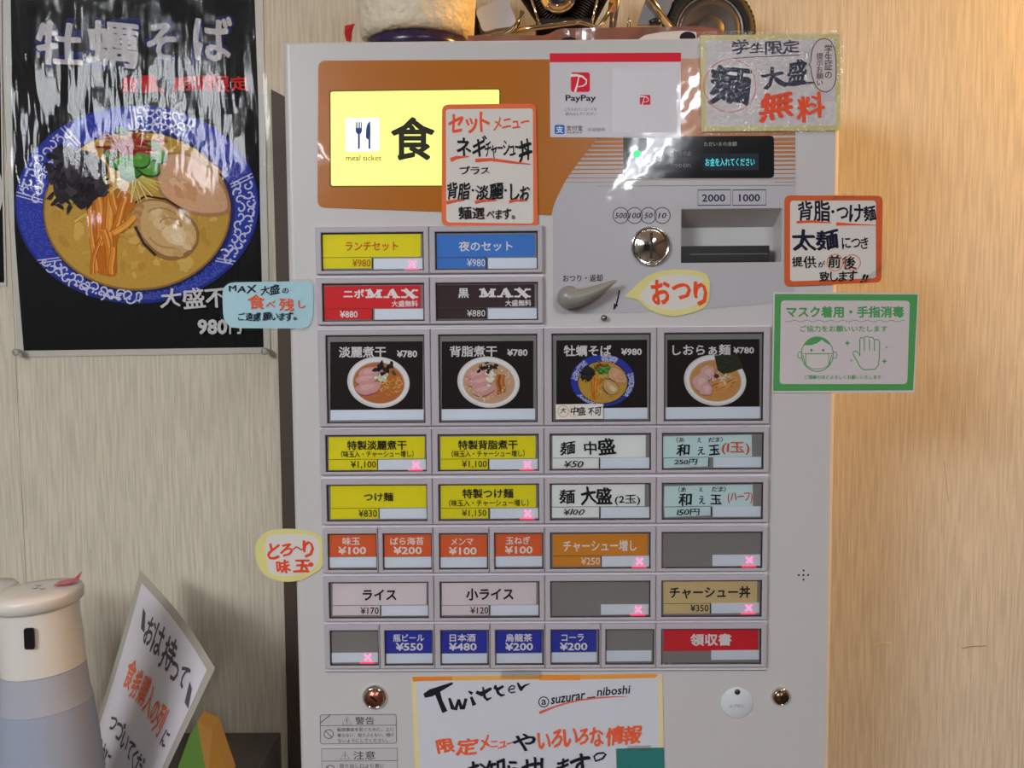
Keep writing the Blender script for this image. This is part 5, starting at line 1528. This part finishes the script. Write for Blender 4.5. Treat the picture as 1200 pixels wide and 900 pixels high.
# sensor window
cxs, czs = P(34, 748.5, Yd-0.043), None
wv = []; wfs = []
sr = rounded([(27.5, 736.5), (39.5, 736), (40.5, 761), (28.5, 761.5)], 3)
for (u, v) in sr:
    q0 = P(u, v, Yd-0.03); x = q0.x-(dx-0.001); y = Yd-math.sqrt(max(0.0435**2-x*x*1.03, 1e-6))
    q0 = P(u, v, y-0.0007); wv.append(q0)
MB().add(wv, [tuple(range(len(wv)))[::-1]]).build('sensor_window', BLACKP, dis)
so = bpy.data.objects['sensor_window'].modifiers.new('t', 'SOLIDIFY'); so.thickness = 0.002
# lid sticker
def lidmap(u, v, y):
    # horizontal sticker lying on the lid
    d = _F*FPX+CR*(u-600.0)+CU*(450.0-v)
    zz = ztp+0.0182
    q0 = CP+d*((zz-CP.z)/d.z)
    q0.z += (q0.x-dx+0.003)*0.06+ (Canvas.STEP*0)+ (Yd-0.2-y)*0.0
    return q0
lt = MB()
pts = [lidmap(62, 689, 0), lidmap(70, 683, 0), lidmap(90, 680, 0), lidmap(97, 675.5, 0)+Vector((0, 0, 0.004)), lidmap(92, 684.5, 0), lidmap(80, 688, 0)]
lt.add([p_+Vector((0, 0, 0.0012)) for p_ in pts], [(0, 5, 4, 3, 2, 1)]).build('lid_sticker', mat('pink_sticker', (214, 96, 110), rough=0.4), lid)
lm = MB()
for (x0_, y0_) in ((38, 690), (42, 687), (47, 691.5)):
    q0 = lidmap(x0_, y0_, 0)+Vector((0, 0, 0.0014))
    lm.tube([q0, q0+Vector((0.003, -0.003, 0)), q0+Vector((0.006, 0.0, 0))], 0.0004, n=5)
lm.build('lid_print', mat('grey_print', (120, 112, 112), rough=0.6), lid)

# second bottle behind, only its cap showing at the edge
bx_ = P(-6, 690, 0.10).x; bz_ = P(0, 683, 0.10).z
bt = MB().lathe([(0.030, CT-bz_+0.0005), (0.034, CT-bz_+0.01), (0.034, -0.05), (0.022, -0.03), (0.022, -0.012), (0.0265, -0.011), (0.0275, -0.004), (0.024, 0.0), (0.0, 0.001)], (bx_, 0.10, bz_), n=36).build('pump_bottle', DW)
tag(bt, 'white bottle cap showing at the left frame edge behind the sanitiser dispenser', 'bottle')
kb = P(3.5, 757, 0.03)
bb = MB().box((kb.x-0.07, 0.0, CT+0.0005), (kb.x, 0.055, kb.z)).build('black_box', BLACKP, bevel=0.002)
tag(bb, 'black box edge at the left frame border beside the sanitiser dispenser', 'box')

# leaning laminated sign: a bent sheet
def leanmap(s, t, off=0.0):
    TL, TR, BL, BR = (164, 668), (252, 783), (86, 925), (136, 1028)
    u = (1-s)*(1-t)*TL[0]+s*(1-t)*TR[0]+(1-s)*t*BL[0]+s*t*BR[0]
    v = (1-s)*(1-t)*TL[1]+s*(1-t)*TR[1]+(1-s)*t*BL[1]+s*t*BR[1]
    u += 3.5*math.sin(math.pi*t)*(1-s)+3*math.sin(math.pi*s)*(1-t); v += -5*math.sin(math.pi*s)*(1-t)
    y = 0.215-0.155*s-0.10*t-0.012*math.sin(math.pi*s)
    return P(u, v, y+off)
def sheet(name, s0, t0, s1, t1, off, th, material, parent=None, n=14):
    vs = []; fs = []
    for lay in (off, off+th):
        for j in range(n+1):
            for i in range(n+1):
                vs.append(leanmap(s0+(s1-s0)*i/n, t0+(t1-t0)*j/n*(0.84-0.14*i/n), lay))
    K = (n+1)*(n+1)
    for j in range(n):
        for i in range(n):
            a = j*(n+1)+i
            fs.append((a, a+n+1, a+n+2, a+1)); fs.append((K+a, K+a+1, K+a+n+2, K+a+n+1))
    for i in range(n):
        fs.append((i, i+1, K+i+1, K+i)); a = n*(n+1)+i; fs.append((a+1, a, K+a, K+a+1))
        a = i*(n+1); fs.append((a+n+1, a, K+a, K+a+n+1)); a = i*(n+1)+n; fs.append((a, a+n+1, K+a+n+1, K+a))
    return MB().add(vs, fs, smooth=False).build(name, material, parent)
ls = sheet('leaning_sign', 0.05, 0.04, 0.94, 0.97, 0.0, 0.0006, mat('violet_white_paper', (208, 204, 210), rough=0.45, var=0.02))
tag(ls, 'laminated handwritten sign leaning on the wall to the right of the sanitiser dispenser', 'sign')
sheet('laminate_border', 0.0, 0.0, 1.0, 1.0, 0.0008, 0.0006, mat('cloudy_laminate_edge', (176, 170, 158), rough=0.25, alpha=0.9), ls)
class LeanCanvas(Canvas):
    pass
c = Canvas(0.0, mapf=lambda u, v, y: leanmap(u/100.0, v/100.0, -0.0006+y))
KG = (88, 82, 86)
c.poly([(13, 12), (17, 13), (22, 20), (17, 20)], KG)
c.text('おは', (22, 10, 44, 24), KG, 0.008, brush=1.0, sl=0)
c.text('持って', (46, 9, 80, 25), KG, 0.008, brush=1.0, sl=0)
c.poly([(83, 15), (88, 16), (93, 23), (87, 23)], KG)
c.text('食券購入の列', (16, 31, 76, 47), (226, 112, 74), 0.012, brush=1.0, sl=0)
c.text('に', (80, 38, 87, 46), KG, 0.006, brush=1.0, sl=0)
c.text('つづいてくだ', (16, 56, 74, 66), KG, 0.008, brush=1.0, sl=0)
c.text('静かに', (9, 71, 34, 80), KG, 0.008, brush=1.0, sl=0)
c.build('lettering', INK, ls, colors=True)

# green and orange packet leaning behind the sign
g1 = [(231, 846), (249, 855.5), (275, 925), (243, 925), (200, 925)]
pk = MB()
def pkt(u, v, y): return P(u, v, y)
fr_ = [pkt(231, 846.5, 0.19), pkt(241.5, 905, 0.15), pkt(205, 905, 0.15), pkt(222, 862, 0.18)]
fo_ = [pkt(231, 846.5, 0.19), pkt(249, 855.8, 0.19), pkt(266, 905, 0.15), pkt(241.5, 905, 0.15)]
bk_ = Vector((0.0, 0.03, 0.004))
def prism(front, mi):
    n = len(front)
    vs = list(front)+[p_+bk_ for p_ in front]
    fs = [tuple(range(n))[::-1], tuple(range(n, 2*n))]+[(i, (i+1) % n, n+(i+1) % n, n+i) for i in range(n)]
    pk.add(vs, fs, mi=mi)
def down(p_): return Vector((p_.x, p_.y, CT+0.0005))
prism([fr_[0], down(pkt(243, 905, 0.15)), down(pkt(203, 905, 0.15)), fr_[3]], 0)
prism([fo_[0], fo_[1], down(pkt(268, 905, 0.15)), down(pkt(243, 905, 0.15))], 1)
pkt_o = pk.build('snack_packet', [mat('green_packet', (150, 205, 96), rough=0.45), mat('orange_packet', (244, 172, 78), rough=0.45)])
tag(pkt_o, 'green and orange packet tucked behind the leaning laminated sign', 'packet')
